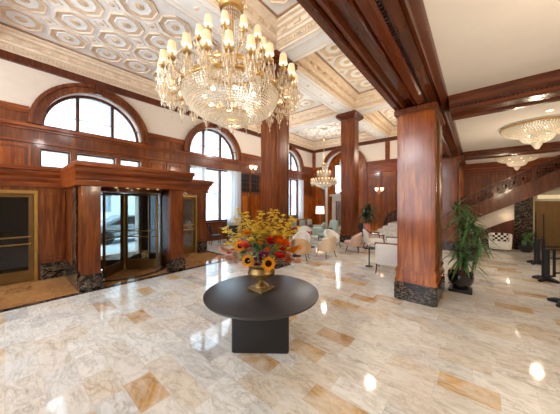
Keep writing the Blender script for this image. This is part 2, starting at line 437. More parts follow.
# arched windows with casing, frame, mullions, panes
for k, (yc, r) in enumerate(WIN):
    W = sroot('window_%d' % (k+1), (XL, yc, 0))
    b = MB(); b.prism(ann(0, ZS, r+.01, r+.27), 'x', .0, .14); b.prism(ann(0, ZS, r+.2, r+.3), 'x', .14, .2); b.prism(ann(0, ZS, r-.02, r+.07), 'x', .14, .18)
    struct('casing', b, M['wood'], W)
    b = MB(); b.prism([(-.09,ZS+r-.02),(.09,ZS+r-.02),(.13,ZS+r+.32),(-.13,ZS+r+.32)], 'x', .14, .27); b.prism([(-.06,ZS+r+.02),(.06,ZS+r+.02),(.08,ZS+r+.26),(-.08,ZS+r+.26)], 'x', .27, .31)
    struct('keystone', b, M['wood_dk'], W)
    b = MB(); b.prism(ann(0, ZS, r-.09, r), 'x', -.3, -.2); b.box(-.3,-.2,-r,r,ZS,ZS+.09)
    for q in (-.53,.53): b.box(-.32,-.16,q-.05,q+.05,ZS,ZS+math.sqrt(r*r-.28)-.03)
    b.box(-.2,.12,-r-.02,r+.02,ZS-.05,ZS)
    struct('window_frame', b, M['wood_dk'], W)
    for x0, x1 in ((-r+.06,-.58),(-.48,.48),(.58,r-.06)):
        n = 10; rr = r-.08
        pts = [(x0,ZS+.09),(x1,ZS+.09)] + [(x1+(x0-x1)*i/n, ZS+max(.1, math.sqrt(max(.001, rr*rr-(x1+(x0-x1)*i/n)**2)))) for i in range(n+1)]
        b = MB(); b.prism(pts, 'x', -.256, -.25); struct('pane', b, M['glass'], W, smooth=False)
    W2 = sroot('window_%d' % (k+4), (XL, yc, 0))
    if k == 0:
        for y0, y1 in ((.75,1.5),(1.65,2.85),(3.0,3.75)):
            b = MB()
            for q in (rect(y0-yc,y1-yc,3.2,3.25), rect(y0-yc,y1-yc,3.75,3.8), rect(y0-yc,y0-yc+.05,3.25,3.75), rect(y1-yc-.05,y1-yc,3.25,3.75)): b.prism(q, 'x', -.3, -.1)
            struct('window_frame', b, M['wood_dk'], W2)
            b = MB(); b.box(-.256,-.25,y0-yc+.05,y1-yc-.05,3.25,3.75); struct('pane', b, M['glass'], W2, smooth=False)
    else:
        b = MB()
        for q in (rect(-1.42,1.42,1.0,1.09), rect(-1.42,1.42,3.82,3.9), rect(-1.42,-1.33,1.09,3.82), rect(1.33,1.42,1.09,3.82), rect(-.58,-.46,1.09,3.82), rect(.46,.58,1.09,3.82)): b.prism(q, 'x', -.32, -.18)
        b.box(-.18,.16,-1.5,1.5,.95,1.0)
        struct('window_frame', b, M['wood_dk'], W2)
        for x0, x1 in ((-1.33,-.58),(-.46,.46),(.58,1.33)):
            b = MB(); b.box(-.256,-.25,x0,x1,1.09,3.82); struct('pane', b, M['glass'], W2, smooth=False)

# ------------------------------------------------------------------ far wall, with the arched portal
AX, AZ, AR = -8.05, 4.6, 1.6
b = MB(); b.plate([(XL-.4,0),(XR,0),(XR,ZC),(XL-.4,ZC)], [arch(AX, AZ, AR, 24, .001)], 'y', YF, YF+.35); struct('wall_far', b, M['cream'])
clip = [(AX+AR,.001),(AX+AR,AZ)] + [(AX+AR*math.cos(.24*i/3), AZ+AR*math.sin(.24*i/3)) for i in range(1,4)]
clip += [(2*AX-u, w) for u, w in clip[::-1]]
b = MB(); b.plate([(XL+.05,0),(-.6,0),(-.6,5.0),(XL+.05,5.0)], [clip], 'y', YF-.05, YF)
struct('trim_5', b, M['veneer'])
b = MB(); b.box(-.6, XR, YF-.05, YF, 0, ZL); struct('trim_53', b, M['wood_dk'])
b = MB()
for u0, u1 in ((XL+.1,AX-AR-.28),(AX+AR+.28,-1.4)):
    b.box(u0,u1,YF-.14,YF-.05,4.9,5.06); b.box(u0,u1,YF-.1,YF-.05,4.22,4.9); b.box(u0,u1,YF-.15,YF-.1,4.22,4.32); b.box(u0,u1,YF-.15,YF-.1,4.55,4.6)
b.box(XL+.05,XL+.33,YF-.12,YF-.05,0,6.34); b.box(-4.9,-4.62,YF-.1,YF-.0,5.06,6.34); b.box(-.6,XR,YF-.2,YF-.05,3.95,ZL); b.box(-.6,XR,YF-.12,YF-.05,3.78,3.95)
struct('trim_6', b, M['woodx'])
b = MB()
x = -6.1
while x < -1.5:
    panel(b, 'y', YF-.05, x, x+.86, .4, 4.1, -.03); b.box(x-.1, x-.03, YF-.12, YF-.05, 0, 4.22); x += .98
struct('trim_54', b, M['wood']); b = MB()
x = -.5
while x < 6.5:
    panel(b, 'y', YF-.05, x, x+.86, .4, 3.7, -.03); b.box(x-.1, x-.03, YF-.12, YF-.05, 0, 3.78); x += .98
struct('trim_7', b, M['wood'])
b = MB(); b.prism(ann(AX, AZ, AR-.02, AR+.27), 'y', YF-.16, YF); b.prism(ann(AX, AZ, AR+.2, AR+.3), 'y', YF-.22, YF-.16)
for s in (-1,1): b.box(AX+s*(AR+.125)-.145, AX+s*(AR+.125)+.145, YF-.16, YF-.05, 0, AZ)
struct('trim_8', b, M['wood'])
# the recess behind the arch: panelled back with a tall window, a voile and a stone doorway
b = MB(); b.plate([(AX-2,0),(AX+2,0),(AX+2,6.6),(AX-2,6.6)], [[(-9.35,2.9),(-8.35,2.9),(-8.35,5.3),(-9.35,5.3)],[(-9.2,.001),(-8.0,.001),(-8.0,2.2),(-9.2,2.2)]], 'y', YF+1.0, YF+1.2); 
b.box(AX-2,AX-1.62,YF+.35,YF+1,0,6.6); b.box(AX+1.62,AX+2,YF+.35,YF+1,0,6.6); b.box(AX-2,AX+2,YF+.35,YF+1.2,6.4,6.6)
struct('wall_recess', b, M['veneer'])
b = MB(); b.plate([(-9.5,0),(-7.7,0),(-7.7,2.75),(-9.5,2.75)], [[(-9.2,.001),(-8.0,.001),(-8.0,2.2),(-9.2,2.2)]], 'y', YF+.85, YF+1.0); b.box(-9.65,-7.55,YF+.7,YF+1,2.6,2.78)
struct('door_5', b, M['stone'])
b = MB(); b.box(-10.2,-7.0,YF+3.2,YF+3.3,0,2.85); b.box(-10.2,-7.0,YF+1.2,YF+3.3,2.8,2.85); b.box(-10.2,-10.1,YF+1.2,YF+3.2,0,2.8); b.box(-7.1,-7.0,YF+1.2,YF+3.2,0,2.8); b.box(-10.2,-7.0,YF+.3,YF+3.3,-.1,0); struct('wall_annex', b, M['stone'])
W = sroot('window_7'); b = MB()
for q in (rect(-9.35,-8.35,2.9,2.97), rect(-9.35,-8.35,5.23,5.3), rect(-9.35,-9.28,2.97,5.23), rect(-8.42,-8.35,2.97,5.23), rect(-8.88,-8.82,2.97,5.23), rect(-9.28,-8.42,4.1,4.16)): b.prism(q, 'y', YF+1.02, YF+1.1)
struct('window_frame', b, M['wood_dk'], W); b = MB(); b.box(-9.28,-8.42,YF+1.06,YF+1.065,2.97,5.23); struct('pane', b, M['glass'], W)

# wall behind the camera and to the side (never in the frame; they close the room)
b = MB(); b.plate([(XL-.4,0),(XR,0),(XR,ZC),(XL-.4,ZC)], [rect(-9.5,-6.5,1,5.5), rect(-5,-2,1,5.5)], 'y', YB-.3, YB); struct('wall_back', b, M['cream'])
b = MB(); b.plate(rect(YB,YF,0,ZC), [], 'x', XR, XR+.3); struct('wall_right', b, M['cream'])

# ------------------------------------------------------------------ coffered ceiling
XB = [(XL, -5.4), (-4.7, -1.35)]
YBAY = [(YB, -1.37), (-.67, 5.37), (6.07, 11.25), (11.95, YF)]
b = MB(); b.box(XL-.4, -.6, YB, YF+.35, ZC, ZC+.15); struct('ceiling', b, M['plaster'])
b = MB()
b.box(-5.4,-4.7,YB,YF,ZB,ZC)
for y0, y1 in zip(YBAY, YBAY[1:]):
    b.box(XL,-5.4,y0[1],y1[0],ZB,ZC); b.box(-4.7,-1.35,y0[1],y1[0],ZB,ZC)
b.mi = 1
for (y0, y1) in [(a[1],c[0]) for a, c in zip(YBAY, YBAY[1:])]:
    for x0, x1 in XB:
        for q in (.12,.56): b.box(x0+.2,x1-.2,y0+q,y0+q+.018,ZB-.012,ZB)
for y0, y1 in YBAY:
    for q in (.12,.56): b.box(-5.4+q,-5.4+q+.018,y0+.2,y1-.2,ZB-.012,ZB)
    y = y0+.6
    while y < y1-.4:
        b.lathe([(.07,0),(.05,-.02),(0,-.025)], 8, (-5.05,y,ZB)); y += 1.0
struct('trim_9', b, [M['plaster'], M['peach']])
PROF = [(0,ZB,0),(.03,ZB,0),(.03,ZB+.05,0),(.09,ZB+.07,0),(.09,ZB+.17,0),(.13,ZB+.2,0),(.17,ZB+.2,0),(.19,ZB+.26,0),(.24,ZB+.28,0),(.24,ZB+.4,0),(.33,ZB+.43,0),(.36,ZB+.48,0),(.44,ZB+.5,0),(.46,ZB+.55,1),(.5,ZB+.55,1),(.5,ZC,0)]
def cornice(x0, x1, y0, y1):
    b = MB(); rows = []
    for p, z, mi in PROF:
        rows.append([b.v(q) for q in ((x0+p,y0+p,z),(x1-p,y0+p,z),(x1-p,y1-p,z),(x0+p,y1-p,z))])
    for (A, B, pr) in zip(rows, rows[1:], PROF):
        b.mi = pr[2]
        for i in range(4): b.f([A[i],A[(i+1)%4],B[(i+1)%4],B[i]])
    def run(p, step, w, d, z0, z1, mi):
        b.mi = mi
        for ax in (0,1):
            lo, hi = ((x0,x1),(y0,y1))[ax]
            n = int((hi-lo-2*p-.1)/step)
            for i in range(n):
                c = lo+p+.05+(i+.5)*(hi-lo-2*p-.1)/n
                for s in (0,1):
                    e = (((y0+p,y0+p+d),(y1-p-d,y1-p)) if ax == 0 else ((x0+p,x0+p+d),(x1-p-d,x1-p)))[s]
                    if ax == 0: b.box(c-w/2,c+w/2,e[0],e[1],z0,z1)
                    else: b.box(e[0],e[1],c-w/2,c+w/2,z0,z1)
    run(.09, .095, .05, .045, ZB+.08, ZB+.165, 2)
    run(.24, .42, .2, .05, ZB+.295, ZB+.39, 3)
    return b
def octagon(b, x, y, r=.43):
    def ringz(r0, r1, z0, z1, mi):
        b.mi = mi
        A = [b.v((x+r0*math.cos(PI/8+k*PI/4), y+r0*math.sin(PI/8+k*PI/4), z0)) for k in range(8)]
        B = [b.v((x+r1*math.cos(PI/8+k*PI/4), y+r1*math.sin(PI/8+k*PI/4), z1)) for k in range(8)]
        for k in range(8): b.f([A[k],A[(k+1)%8],B[(k+1)%8],B[k]])
    ringz(r+.035, r+.03, ZC, ZC-.05, 1); ringz(r+.03, r, ZC-.05, ZC-.05, 1); ringz(r, r-.02, ZC-.05, ZC-.016, 1)
    ringz(r-.02, r-.13, ZC-.016, ZC-.013, 2); ringz(r-.13, r-.15, ZC-.013, ZC-.03, 0); ringz(r-.15, r-.22, ZC-.03, ZC-.012, 0); ringz(r-.22, .02, ZC-.016, ZC-.013, 0)
    b.mi = 2; b.lathe([(.13,-.012),(.11,-.03),(.07,-.035),(.06,-.015),(.045,-.05),(0,-.055)], 10, (x,y,ZC))
def diamond(b, x, y, r=.2):
    b.mi = 1
    A = [b.v((x+r*math.cos(k*PI/2), y+r*math.sin(k*PI/2), ZC)) for k in range(4)]; B = [b.v((x+(r-.02)*math.cos(k*PI/2), y+(r-.02)*math.sin(k*PI/2), ZC-.025)) for k in range(4)]; C = [b.v((x+(r-.04)*math.cos(k*PI/2), y+(r-.04)*math.sin(k*PI/2), ZC-.013)) for k in range(4)]
    for U, V in ((A,B),(B,C)):
        for k in range(4): b.f([U[k],U[(k+1)%4],V[(k+1)%4],V[k]])
    b.mi = 0; b.f(C)
    b.mi = 2; b.lathe([(.08,-.012),(.06,-.03),(0,-.04)], 8, (x,y,ZC))
GX = [[-9.8,-8.79,-7.78,-6.78], [-3.63,-2.62]]
GY = [[-5.3,-4.3,-3.3,-2.3], [.31,1.31,2.29,3.25,4.25], [7.09,8.1,9.1,10.1], [13.0,14.1,15.2,16.2]]
n = 0
for i, (x0, x1) in enumerate(XB):
    for j, (y0, y1) in enumerate(YBAY):
        n += 1
        struct('trim_%d' % (10+n), cornice(x0,x1,y0,y1), [M['peach'], M['line'], M['tan'], M['tan']])
        b = MB(); b.box(x0+.5,x1-.5,y0+.5,y1-.5,ZC-.003,ZC)
        gx, gy = GX[i], GY[j]
        for x in gx:
            for y in gy: octagon(b, x, y)
        for x in gx[:-1]:
            for y in gy[:-1]: diamond(b, x+.5, y+.5)
        if i == 1:
            for y in gy[:-1]: diamond(b, -3.63-.42, y+.5, .12)
        struct('ceiling_%d' % n, b, [M['plaster'], M['peach'], M['tan'], M['gold']])

# ------------------------------------------------------------------ low ceiling, beams
YX = [(-.65,.2), (5.99,6.95), (12.95,13.75)]
b = MB(); b.box(-.5, XR, YB, YF, ZL, ZL+.1); struct('ceiling_low', b, M['lowceil'])
b = MB(); b.box(-1.35, -.6, YB, YF, ZL, ZC); struct('wall_header', b, M['cream'])
prof = [(-1.35,4.3),(-1.36,4.05),(-1.33,3.96),(-1.24,3.96),(-1.22,4.01),(-1.19,4.01),(-1.18,3.97),(-1.15,3.97),(-1.14,4.05),(-.98,4.05),(-.97,3.98),(-.94,3.96),(-.92,4.0),(-.9,3.96),(-.8,3.97),(-.77,4.0),(-.77,4.07),(-.74,4.09),(-.63,4.12),(-.62,4.15),(-.59,4.15),(-.57,4.1),(-.55,4.14),(-.48,4.2),(-.45,4.26),(-.45,4.3)]
b = MB(); b.prism(prof, 'y', YB, YF)
b.mi = 1
y = YB+.1
while y < 14:
    b.box(-.78,-.735,y,y+.03,4.01,4.06); y += .06
struct('trim_30', b, [M['beam'], M['groove']])
def xbeam(y0, y1, nm):
    w = y1-y0
    pr = [(y0,4.3),(y0,4.22),(y0+.03,4.2),(y0+.09,4.14),(y0+.11,4.1),(y0+.13,4.14),(y0+.16,4.14),(y0+.17,4.08),(y0+.24,4.05),(y0+.25,3.98),(y0+.3,3.97),(y0+.32,4.01),(y1-.17,4.01),(y1-.15,3.97),(y1-.03,3.98),(y1,4.05),(y1,4.3)]
    b = MB(); b.prism(pr, 'x', -.45, XR); b.mi = 1
    x = -.3
    while x < 6:
        b.box(x,x+.03,y0+.17,y0+.22,4.05,4.09); x += .06
    struct(nm, b, [M['beamx'], M['groove']])
xbeam(-.65,.2,'trim_31'); xbeam(5.99,6.95,'trim_32'); xbeam(12.95,13.75,'trim_33')

# ------------------------------------------------------------------ columns
def column(nm, x0, x1, y0, y1, h, capital=True, big=False, label=None):
    C = sroot(nm, ((x0+x1)/2,(y0+y1)/2,0), label); w, d = (x1-x0)/2, (y1-y0)/2
    def oct_(e, c): # rectangle with stepped corners
        a, q = w+e, d+e
        return [(-a+c,-q),(a-c,-q),(a-c,-q+c*.6),(a-c*.4,-q+c*.6),(a-c*.4,-q+c),(a,-q+c),(a,q-c),(a-c,q-c),(a-c,q),(-a+c,q),(-a+c,q-c),(-a,q-c),(-a,-q+c),(-a+c*.4,-q+c),(-a+c*.4,-q+c*.6),(-a+c,-q+c*.6)]
    b = MB(); b.prism(oct_(.05,.05), 'z', 0, .33); b.prism(oct_(.035,.05), 'z', .33, .38); struct('marble_base', b, M['marble_blk'], C)
    b = MB(); b.prism(oct_(.045,.05), 'z', .38, .43); b.prism(oct_(.03,.05), 'z', .43, .46); b.prism(oct_(.022,.05), 'z', .46, .58); b.prism(oct_(.034,.05), 'z', .58, .61); b.prism(oct_(.014,.05), 'z', .61, .66); b.prism(oct_(0,.05), 'z', .55, h-.3 if capital else h-.12)
    for s in (-1,1):   # a framed field on each face
        panel(b, 'y', s*d, -w+.11, w-.11, .7, h-.5, s*.012, .035); panel(b, 'x', s*w, -d+.11, d-.11, .7, h-.5, s*.012, .035)
    struct('shaft', b, M['veneer'] if big else M['wood'], C)
    b = MB()
    if capital:
        b.prism(oct_(.02,.05), 'z', h-.3, h-.27)
        b.prism(oct_(.08,.03), 'z', h-.27, h-.22); b.prism(oct_(.15,.03), 'z', h-.22, h-.17); b.prism(oct_(.19,.03), 'z', h-.17, h-.05); b.prism(oct_(.14,.03), 'z', h-.05, h)
    else:
        b.prism(oct_(.02,.05), 'z', h-.12, h-.09); b.prism(oct_(.05,.04), 'z', h-.09, h)
    struct('capital', b, M['wood_dk'] if capital else M['wood'], C)
    return C
column('column_1', -1.30, -.63, 5.37, 6.75, 3.955, False, True, 'broad veneered mahogany column on a black marble base, nearest the camera')
column('column_2', -5.4, -4.7, 5.37, 6.07, ZB, True, False, 'tall square mahogany column behind the flower table')
column('column_3', -5.4, -4.7, 11.25, 11.95, ZB, True, False, 'tall mahogany column with a dark capital among the lounge seats')
column('column_4', -1.30, -.63, 12.2, 13.4, 3.955, False, False, 'mahogany column behind the potted dracaena')

# ------------------------------------------------------------------ vestibule
VX = -8.73
b = MB()
front = rect(YB, 5.5, 0, 2.5)
b.plate(front, [rect(-1.6,.56,.001,2.33), rect(3.78,5.06,.001,2.33), rect(1.3,3.36,.001,2.4)], 'x', VX-.14, VX)
b.box(XL+.05,VX-.14,5.36,5.5,0,2.5)
# jamb walls of the revolving door
b.box(VX,-6.95,1.12,1.3,0,2.42); b.box(VX,-6.95,3.36,3.54,0,2.42)
panel(b, 'x', VX, .62, 1.08, .5, 2.3, .02, .05); panel(b, 'x', VX, 5.1, 5.46, .5, 2.3, .02, .05); panel(b, 'y', 1.12, VX+.2, -7.2, .5, 2.3, -.02, .06)
struct('wall_vestibule', b, M['wood'])
b = MB()
b.box(VX,VX+.05,.6,1.07,0,.42); b.box(VX,VX+.05,5.08,5.5,0,.42); b.box(VX-.02,VX+.05,3.54,3.74,0,.42); b.box(XL+.1,VX,5.5,5.55,0,.42); b.box(VX+.05,-6.95,1.07,1.12,0,.42); b.box(VX+.05,-6.95,3.54,3.59,0,.42)
struct('baseboard_vestibule', b, M['marble_blk'])
for k, (y0, y1) in enumerate(((1.1,1.5),(3.1,3.54))):
    b = MB(); b.box(-6.95,-6.82,y0+.02,y1-.02,.36,2.4); b.box(-6.95,-6.81,y0+.06,y1-.06,.5,2.3); struct('trim_%d' % (40+k), b, M['wood'])
    b = MB(); b.box(-6.97,-6.78,y0-.02,y1+.02,0,.3); b.box(-6.96,-6.8,y0,y1,.3,.36); struct('trim_%d' % (42+k), b, M['marble_blk'])
b = MB(); b.box(-7.7,-7.2,1.09,1.119,.36,2.4); b.box(-7.7,-7.2,3.541,3.57,.36,2.4); struct('trim_44', b, M['marble_blk'])
# cornice over the side doors, and the projecting canopy
def flare(b, x_in, prof, y0, y1, ends=True):
    # prof: (offset, z); a three-sided moulding around x front, y0 and y1 returns
    rows = []
    for o, z in prof:
        rows.append([b.v((x_in,y0-o,z)), b.v((o+prof[0][2] if len(prof[0])>2 else o, y0-o, z)), b.v((o+prof[0][2] if len(prof[0])>2 else o, y1+o, z)), b.v((x_in,y1+o,z))])
    return rows
def canopy(b, xin, xf, y0, y1, pr, sf=1):
    rows = [[b.v((xin,y0-o*sf,z)), b.v((xf+o,y0-o*sf,z)), b.v((xf+o,y1+o*sf,z)), b.v((xin,y1+o*sf,z))] for o, z in pr]
    for A, B in zip(rows, rows[1:]):
        for i in range(4): b.f([A[i],A[(i+1)%4],B[(i+1)%4],B[i]])
    b.f(rows[0][::-1]); b.f(rows[-1])
PR = [(0,2.41),(.02,2.45),(.02,2.53),(.05,2.55),(.08,2.6),(.09,2.66),(.13,2.68),(.2,2.74),(.22,2.8),(.28,2.82),(.28,2.88),(.24,2.92)]
b = MB(); canopy(b, XL+.05, -8.68, YB+.4, 5.54, [(o, z+.02) for o, z in PR], .45); struct('trim_45', b, M['woody'])
b = MB(); canopy(b, -8.6, -6.72, 1.0, 3.62, [(o*1.08, z) for o, z in PR], .15); struct('trim_46', b, M['woody'])
# lit cove under the canopy
R = thing('canopy_light', 'row of small warm lamps under the canopy above the revolving door', 'lamp', (-6.98,2.33,2.41))
for k in range(5):
    b = MB(); b.lathe([(.03,0),(.036,-.012),(.028,-.02),(0,-.024)], 12, (0,-.5+.25*k,0)); b.build('bulb', M['glim'], R)
b = MB(); b.box(-.03,.03,-.6,.6,-.008,0); b.build('backplate', M['brass'], R)
# side doors
def door_leaf(D, y0, y1, z1, gl='smoked'):
    b = MB(); f = .085
    for q in (rect(y0,y1,z1-f,z1), rect(y0,y0+f,.3,z1-f), rect(y1-f,y1,.3,z1-f)): b.prism(q, 'x', -.06, -.01)
    b.box(-.06,-.01,y0,y1,.02,.3); b.box(-.01,.005,y0+.06,y1-.06,.06,.27)
    struct('leaf', b, M['bronze'], D)
    b = MB(); b.box(-.04,-.03,y0+f,y1-f,.3,z1-f); struct('pane', b, M[gl], D)
    for z in (.98,1.16):
        b = MB(); b.tube([(-.02,y0+.06,z),(.06,y0+.06,z),(.06,y1-.06,z),(-.02,y1-.06,z)], .016, 8); struct('push_bar', b, M['brass'], D)
def side_door(nm, y0, y1, two=True):
    D = sroot(nm, (VX,0,0)); b = MB()
    for q in (rect(y0,y1,2.25,2.33), rect(y0,y0+.07,0,2.25), rect(y1-.07,y1,0,2.25)): b.prism(q, 'x', -.1, .04)
    b.box(-.1,.0,y0,y1,0,.015)
    struct('door_frame', b, M['brass'], D)
    if two:
        m = (y0+y1)/2; door_leaf(D, y0+.075, m-.005, 2.245); door_leaf(D, m+.005, y1-.075, 2.245)
    else: door_leaf(D, y0+.075, y1-.075, 2.245, 'doorglass')
side_door('door_2', -1.6, .56); side_door('door_3', 3.78, 5.06, False)
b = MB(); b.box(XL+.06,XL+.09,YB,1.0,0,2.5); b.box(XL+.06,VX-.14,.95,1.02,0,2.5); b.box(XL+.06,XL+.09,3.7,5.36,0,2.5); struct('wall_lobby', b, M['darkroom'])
b = MB(); b.box(-9.6,-9.56,-.75,.02,.5,2.05); b.box(-9.61,-9.55,-.78,.05,2.05,2.08)  # beige panel built in place of a reflection in the door glass
R = thing('reflection_panel', 'beige panel standing in for a reflection in the dark glass of the brass side door', 'board', (0,0,0)); b.build('board', M['beige'], R)
b = MB(); b.box(-9.6,-9.56,-.7,-.66,0,.5); b.box(-9.6,-9.56,-.07,-.03,0,.5); b.box(-9.7,-9.46,-.74,.01,0,.03); b.build('stand', M['black'], R)

# revolving door
D = sroot('door_1', (-8.18,2.35,0), 'revolving door of brass and glass under the wooden canopy')
b = MB(); b.lathe([(0,.01),(.035,.01),(.035,2.3),(0,2.3)], 16); b.lathe([(.06,.01),(.06,.12),(.035,.16)], 16); struct('centre_post', b, M['brass'], D)
for k, a in enumerate((-43,45,135,225)):
    Wg = sroot('wing'); Wg.parent = D; Wg.rotation_euler = (0,0,math.radians(a)); Wg['kind'] = 'structure'
    b = MB()
    for q in (rect(.05,1.0,2.24,2.3), rect(.05,.1,.3,2.24), rect(.94,1.0,.3,2.24), rect(.05,1.0,.03,.3)): b.prism(q, 'y', -.02, .02)
    b.prism(rect(.1,.9,.07,.3), 'y', -.027, .027)
    struct('wing_frame', b, M['bronze'], Wg)
    b = MB(); b.box(.1,.94,-.004,.004,.3,2.24); struct('pane', b, M['doorglass'], Wg)
    for z in (1.0,1.17):
        b = MB()
        b.tube([(.1,-.02,z),(.12,-.08,z),(.88,-.08,z),(.91,-.02,z)], .013, 8); struct('push_bar', b, M['brass'], Wg)
for k, (a0, a1) in enumerate(((112,205),(155+0,0))[:0]): pass
for s in (-1,1):   # curved drum glass on either side
    a0, a1 = (math.radians(62), math.radians(118)) if s > 0 else (math.radians(-118), math.radians(-62))
    b = MB()
    for r0 in (1.0,): 
        b.lathe([(r0,.3),(r0,2.28),(r0+.01,2.28),(r0+.01,.3)], 10, (0,0,0), a0, a1)
    struct('drum_glass', b, M['doorglass'], D)
    b = MB(); b.lathe([(.98,.0),(1.03,.0),(1.03,.3),(.98,.3),(.98,0)], 10, (0,0,0), a0, a1); b.lathe([(.98,2.28),(1.03,2.28),(1.03,2.38),(.98,2.38),(.98,2.28)], 10, (0,0,0), a0, a1)
    for a in (a0, a1): b.box(math.cos(a)*1.0-.025, math.cos(a)*1.0+.025, math.sin(a)*1.0-.025, math.sin(a)*1.0+.025, 0, 2.38)
    struct('drum_frame', b, M['bronze'], D)
b = MB(); b.lathe([(0,2.31),(1.04,2.31),(1.04,2.4),(0,2.4)], 40); struct('drum_ceiling', b, M['wood_dk'], D)

# ------------------------------------------------------------------ street outside
b = MB(); b.box(-60,-11.3,-40,60,-.2,-.02); struct('street', b, M['pave'])
b = MB(); holes = []
for i in range(14):
    for z in (1.2,5.4,9.2,13): holes.append(rect(-38+6*i,-35.4+6*i,z,z+2.3))
b.plate(rect(-42,50,-.02,17), holes, 'x', -27, -26.6); b.mi = 1; b.box(-27.2,-27.05,-42,50,0,17)
struct('exterior', b, [M['facade'], M['paleglass']])
R = thing('car', 'silver car parked in the street beyond the revolving door', 'car', (-14.6,4.6,-.02))
side = [(-2.2,.28),(-2.25,.62),(-2.1,.82),(-1.5,.92),(-.75,1.4),(.75,1.43),(1.5,.98),(2.15,.9),(2.25,.6),(2.2,.28)]
b = MB(); b.prism([(u,w) for u, w in side], 'x', -.82, .82); bmesh.ops.bevel(b.bm, geom=[e for e in b.bm.edges], offset=.05, segments=2, affect='EDGES'); b.build('body', M['silver'], R)
b = MB()
for s in (-1,1):
    b.prism([(-1.25,.95),(-.7,1.33),(-.05,1.35),(-.05,.95)], 'x', s*.822, s*.83); b.prism([(.03,.95),(.03,1.35),(.68,1.34),(1.2,.97)], 'x', s*.822, s*.83)
b.build('window_glass', M['darkglass'], R)
for y in (-1.4,1.4):
    for s in (-1,1):
        b = MB(); b.M = Matrix.Translation((s*.8,y,.33)) @ Matrix.Rotation(PI/2,4,'Y')
        b.lathe([(0,-.1),(.2,-.1),(.33,-.09),(.33,.09),(.2,.1),(0,.1)], 20); b.build('wheel', M['rubber'], R)

# ------------------------------------------------------------------ curtains
def drape(yc, w, z0, z1, label):
    b = MB(); n = 40; A = []; B = []
    for i in range(n+1):
        y = -w/2+w*i/n; x = .035*math.sin(i*1.35)+.008*math.sin(i*3.1)
        A.append(b.v((x,y,z0))); B.append(b.v((x*.8,y,z1)))
    for i in range(n): b.f([A[i],A[i+1],B[i+1],B[i]])
    R = thing('curtain', label, 'curtain', (XL+.24,yc,0)); b.build('voile', M['sheer'], R)
    b = MB(); b.tube([(0,-w/2-.04,z1+.01),(0,w/2+.04,z1+.01)], .014, 8); b.build('rod', M['brass'], R)
g = 'sheer curtains'
drape(6.3, .8, .06, 3.86, 'sheer white curtain at the window nearest the vestibule, beside the wooden cornice')
drape(8.55, 1.0, .06, 3.86, 'sheer white curtain beside the dark shutter panels and black chairs')
drape(13.1, .5, .06, 3.86, 'sheer white curtain just past the tall column behind the flowers')
drape(15.2, .7, .06, 3.86, 'sheer white curtain of the last window, near the room corner')
R = thing('curtain', 'white voile gathered in the arched recess above the stone doorway', 'curtain', (-8.35,YF+.75,2.8))
b = MB(); n = 24; A = []; B = []
for i in range(n+1):
    t = i/n; A.append(b.v((-.75+.35*t,.04*math.sin(i*1.5),0))); B.append(b.v((-.35+1.0*t,.04*math.sin(i*1.5),2.9)))
for i in range(n): b.f([A[i],A[i+1],B[i+1],B[i]])
b.build('voile', M['sheer'], R); b = MB(); b.tube([(-.4,0,2.91),(.75,0,2.91)], .014, 8); b.build('rod', M['brass'], R)

